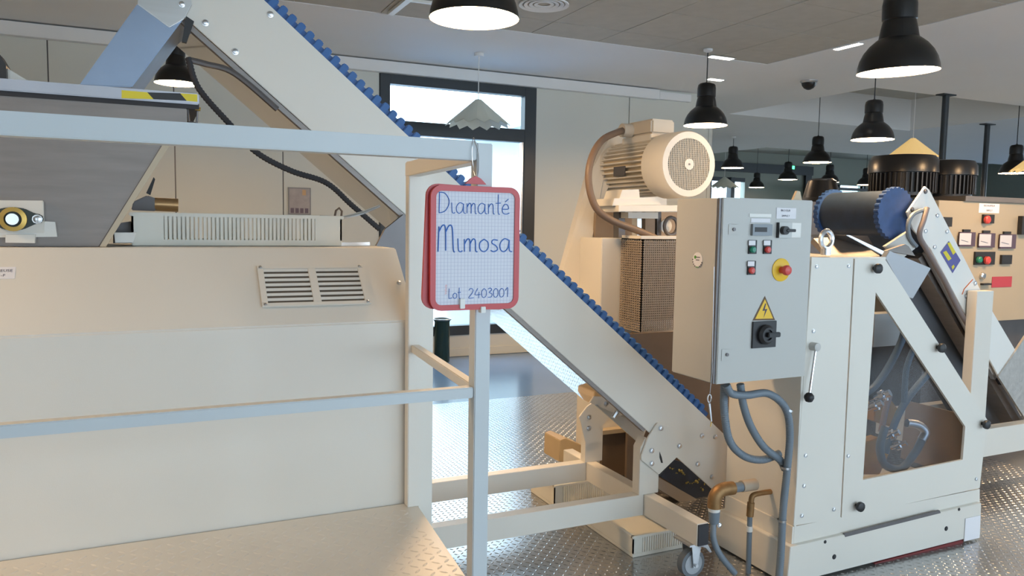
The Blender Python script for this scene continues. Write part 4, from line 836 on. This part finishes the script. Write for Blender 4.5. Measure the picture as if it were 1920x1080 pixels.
# pleated paper lampshades
def pleated(x, y, z, r, h, m_, label, top=CZ, n=14):
    t = thing('paper_lampshade', (x, y, z), label, 'lampshade', 'pleated paper lampshades'); mb = MB()
    for k in range(2*n):
        a0, a1 = pi*k/n, pi*(k+1)/n; r0, r1 = (r, r*.88) if k % 2 == 0 else (r*.88, r); z0, z1 = (0, h*.14) if k % 2 == 0 else (h*.14, 0)
        p = [Vector((x+r0*cos(a0), y+r0*sin(a0), z+z0)), Vector((x+r1*cos(a1), y+r1*sin(a1), z+z1)), Vector((x+.03*cos(a1), y+.03*sin(a1), z+h)), Vector((x+.03*cos(a0), y+.03*sin(a0), z+h))]
        mb.poly(p); mb.poly([v+Vector((0, 0, -.004)) for v in p])
    mb.build('pleated_shade', m_, t); MB().cyl((x, y, z+h), (x, y, top), .005, 6).build('cable', plaster, t)
    MB().cyl((x, y, top-.03), (x, y, top), .05, 14).build('ceiling_rose', plaster, t)
pleated(3.119, 7.553, P(898, 240, y=7.553).z+.02, .345, .27, shade_p, 'grey pleated paper lampshade hanging in front of the bright window')
q = P(1710, 297, y=7.6); pleated(q.x, q.y, q.z, .36, .28, glowpaper, 'glowing yellow pleated paper lampshade above the left finned motor', top=3.84)
q = P(1945, 322, y=6.4); pleated(q.x, q.y, q.z, .33, .26, glowpaper, 'glowing pleated paper lampshade cut off by the right edge', top=CZ+.015)
q = P(1358, 352, y=14.6); pleated(q.x, q.y, q.z, .35, .25, shade_p, 'distant pleated paper lampshade in front of the far window', top=3.84 if q.x > 12.2 else CZ)
# dark posts
for (px, py, yy, lab, tp) in ((1770, 183, 6.9, 'dark round steel post rising behind the right finned motor', CZ+.015), (1848, 232, 8.4, 'dark round steel post with a top plate further right', CZ+.01)):
    q = P(px, py+60, y=yy); t = thing('steel_post', (q.x, yy, 0), lab, 'post', 'dark steel posts'); MB().cyl((q.x, yy, 0), (q.x, yy, tp), .042, 14).build('shaft', anth, t, True); MB().box(q.x-.12, q.x+.12, yy-.06, yy+.06, tp-.015, tp).build('top_plate', anth, t); MB().box(q.x-.1, q.x+.1, yy-.1, yy+.1, 0, .012).build('base_plate', anth, t)
# ceiling fittings
for i, (px, py, dx, dy, lab) in enumerate(((1352, 109, .16, .05, 'thin bright slot light in the ceiling left of the tile field corner'), (1590, 88, .05, .16, 'bright slot light in the ceiling along the slanted tile edge'), (1341, 150, .12, .05, 'bright slot light just above the lamp in front of the wall'))):
    q = P(px, py, z=CZ-.006); t = thing('slot_light', (q.x, q.y, CZ), lab, 'ceiling light', 'ceiling slot lights'); MB().box(q.x-dx, q.x+dx, q.y-dy, q.y+dy, CZ-.004, CZ-.0005).build('housing', plaster, t); MB().box(q.x-dx+.02, q.x+dx-.02, q.y-dy+.012, q.y+dy-.012, CZ-.008, CZ-.004).build('diffuser', slot_e, t)
q = P(1517, 151, z=CZ); t = thing('dome_camera', (q.x, q.y, CZ), 'small black dome camera under the white ceiling', 'camera')
MB().lathe([(.10, 0), (.10, -.015), (.085, -.03)], (q.x, q.y, CZ), (0, 0, 1), 24, True).build('collar', zinc, t, True); MB().lathe([(.085, -.028), (.078, -.06), (.055, -.09), (.02, -.108), (.001, -.11)], (q.x, q.y, CZ), (0, 0, 1), 24).build('dome', lampblack, t, True)
q = P(1020, 8, z=CZ); t = thing('air_diffuser', (q.x, q.y, CZ), 'round white air diffuser in the tiled ceiling beside the lamp', 'vent')
for k, r_ in enumerate((.20, .16, .12, .08)): MB().lathe([(r_, 0), (r_, -.012+k*.002), (r_-.028, -.003), (r_-.028, .002)], (q.x, q.y, CZ), (0, 0, 1), 32).build('ring', plaster, t, True)
q = P(742, 14, z=CZ); t = thing('ceiling_profile', (q.x, q.y, CZ), 'white angled metal profile on the tiled ceiling left of the lamp', 'profile')
a_, b_, c_ = P(732, 26, z=CZ-.015), P(764, 0, z=CZ-.015), P(812, 6, z=CZ-.015); MB().bar(a_, b_+(b_-a_)*.3, .05, .025).build('long_bar', white_paint, t); MB().bar(b_, c_, .03, .02).build('cross_bar', white_paint, t)
# poster on the wall
pa, pb = P(540, 351, y=YW-.01), P(583, 403, y=YW-.01); t = thing('wall_poster', ((pa.x+pb.x)/2, YW-.01, pb.z), 'small framed notice with pictures on the white wall behind the crate', 'poster')
MB().box(pa.x, pb.x, YW-.012, YW-.001, pb.z, pa.z).build('frame', mat('poster_frame', (.25, .25, .25), .5), t); MB().box(pa.x+.012, pb.x-.012, YW-.014, YW-.012, pb.z+.012, pa.z-.012).build('sheet', mat('poster_print', (.40, .36, .35), .6, noise=.25, nscale=14), t)
w_ = pb.x-pa.x; h_ = pa.z-pb.z
for k in range(4): MB().box(pa.x+w_*(.1+.21*k), pa.x+w_*(.1+.21*k+.15), YW-.0155, YW-.014, pb.z+h_*.06, pb.z+h_*.24).build('picture', mat('poster_picture', (.16, .12, .15), .6), t)
MB().box(pa.x+w_*.62, pa.x+w_*.78, YW-.0155, YW-.014, pb.z+h_*.72, pb.z+h_*.92).build('picture', mat('poster_orange', (.60, .38, .2), .6), t)
# dark bin by the window
t = thing('waste_bin', (2.95, 8.13, 0), 'dark green metal cylinder bin standing below the window', 'bin')
MB().lathe([(.085, 0), (.088, .02), (.085, .45), (.10, .475)], (2.95, 8.13, 0), (0, 0, 1), 28, True).build('body', mat('bottle_green_metal', (.03, .06, .05), .2, .6), t, True); MB().tube([(2.95+.10*cos(2*pi*k/28), 8.13+.10*sin(2*pi*k/28), .48) for k in range(29)], .008, 6).build('rim', zinc, t, True)
# far exit light and glass partition
q = P(1487, 314, y=YF-.2); t = thing('exit_light', tuple(q), 'small green glowing exit light on the far dark header', 'exit light'); MB().box(q.x-.08, q.x+.08, q.y, q.y+.06, q.z-.07, q.z+.07).build('housing', anth, t); MB().box(q.x-.06, q.x+.06, q.y-.004, q.y, q.z-.05, q.z+.05).build('lens', green_e, t)
gp0, gp1 = P(1520, 340, y=YF-1.0).x, P(1625, 340, y=YF-1.0).x
gpz = thing('glass_partition', ((gp0+gp1)/2, YF-1, 0), 'greenish glass partition in front of the far wall right of the mullion', 'partition')
MB().box(gp0, gp1+4, YF-1.0, YF-.99, .1, 2.75).build('pane', part_glass, gpz); MB().box(gp0, gp1+4, YF-1.03, YF-.96, 2.75, 2.83).build('head_rail', anth, gpz); MB().box(gp0, gp1+4, YF-1.03, YF-.96, 0, .1).build('sill_rail', anth, gpz)
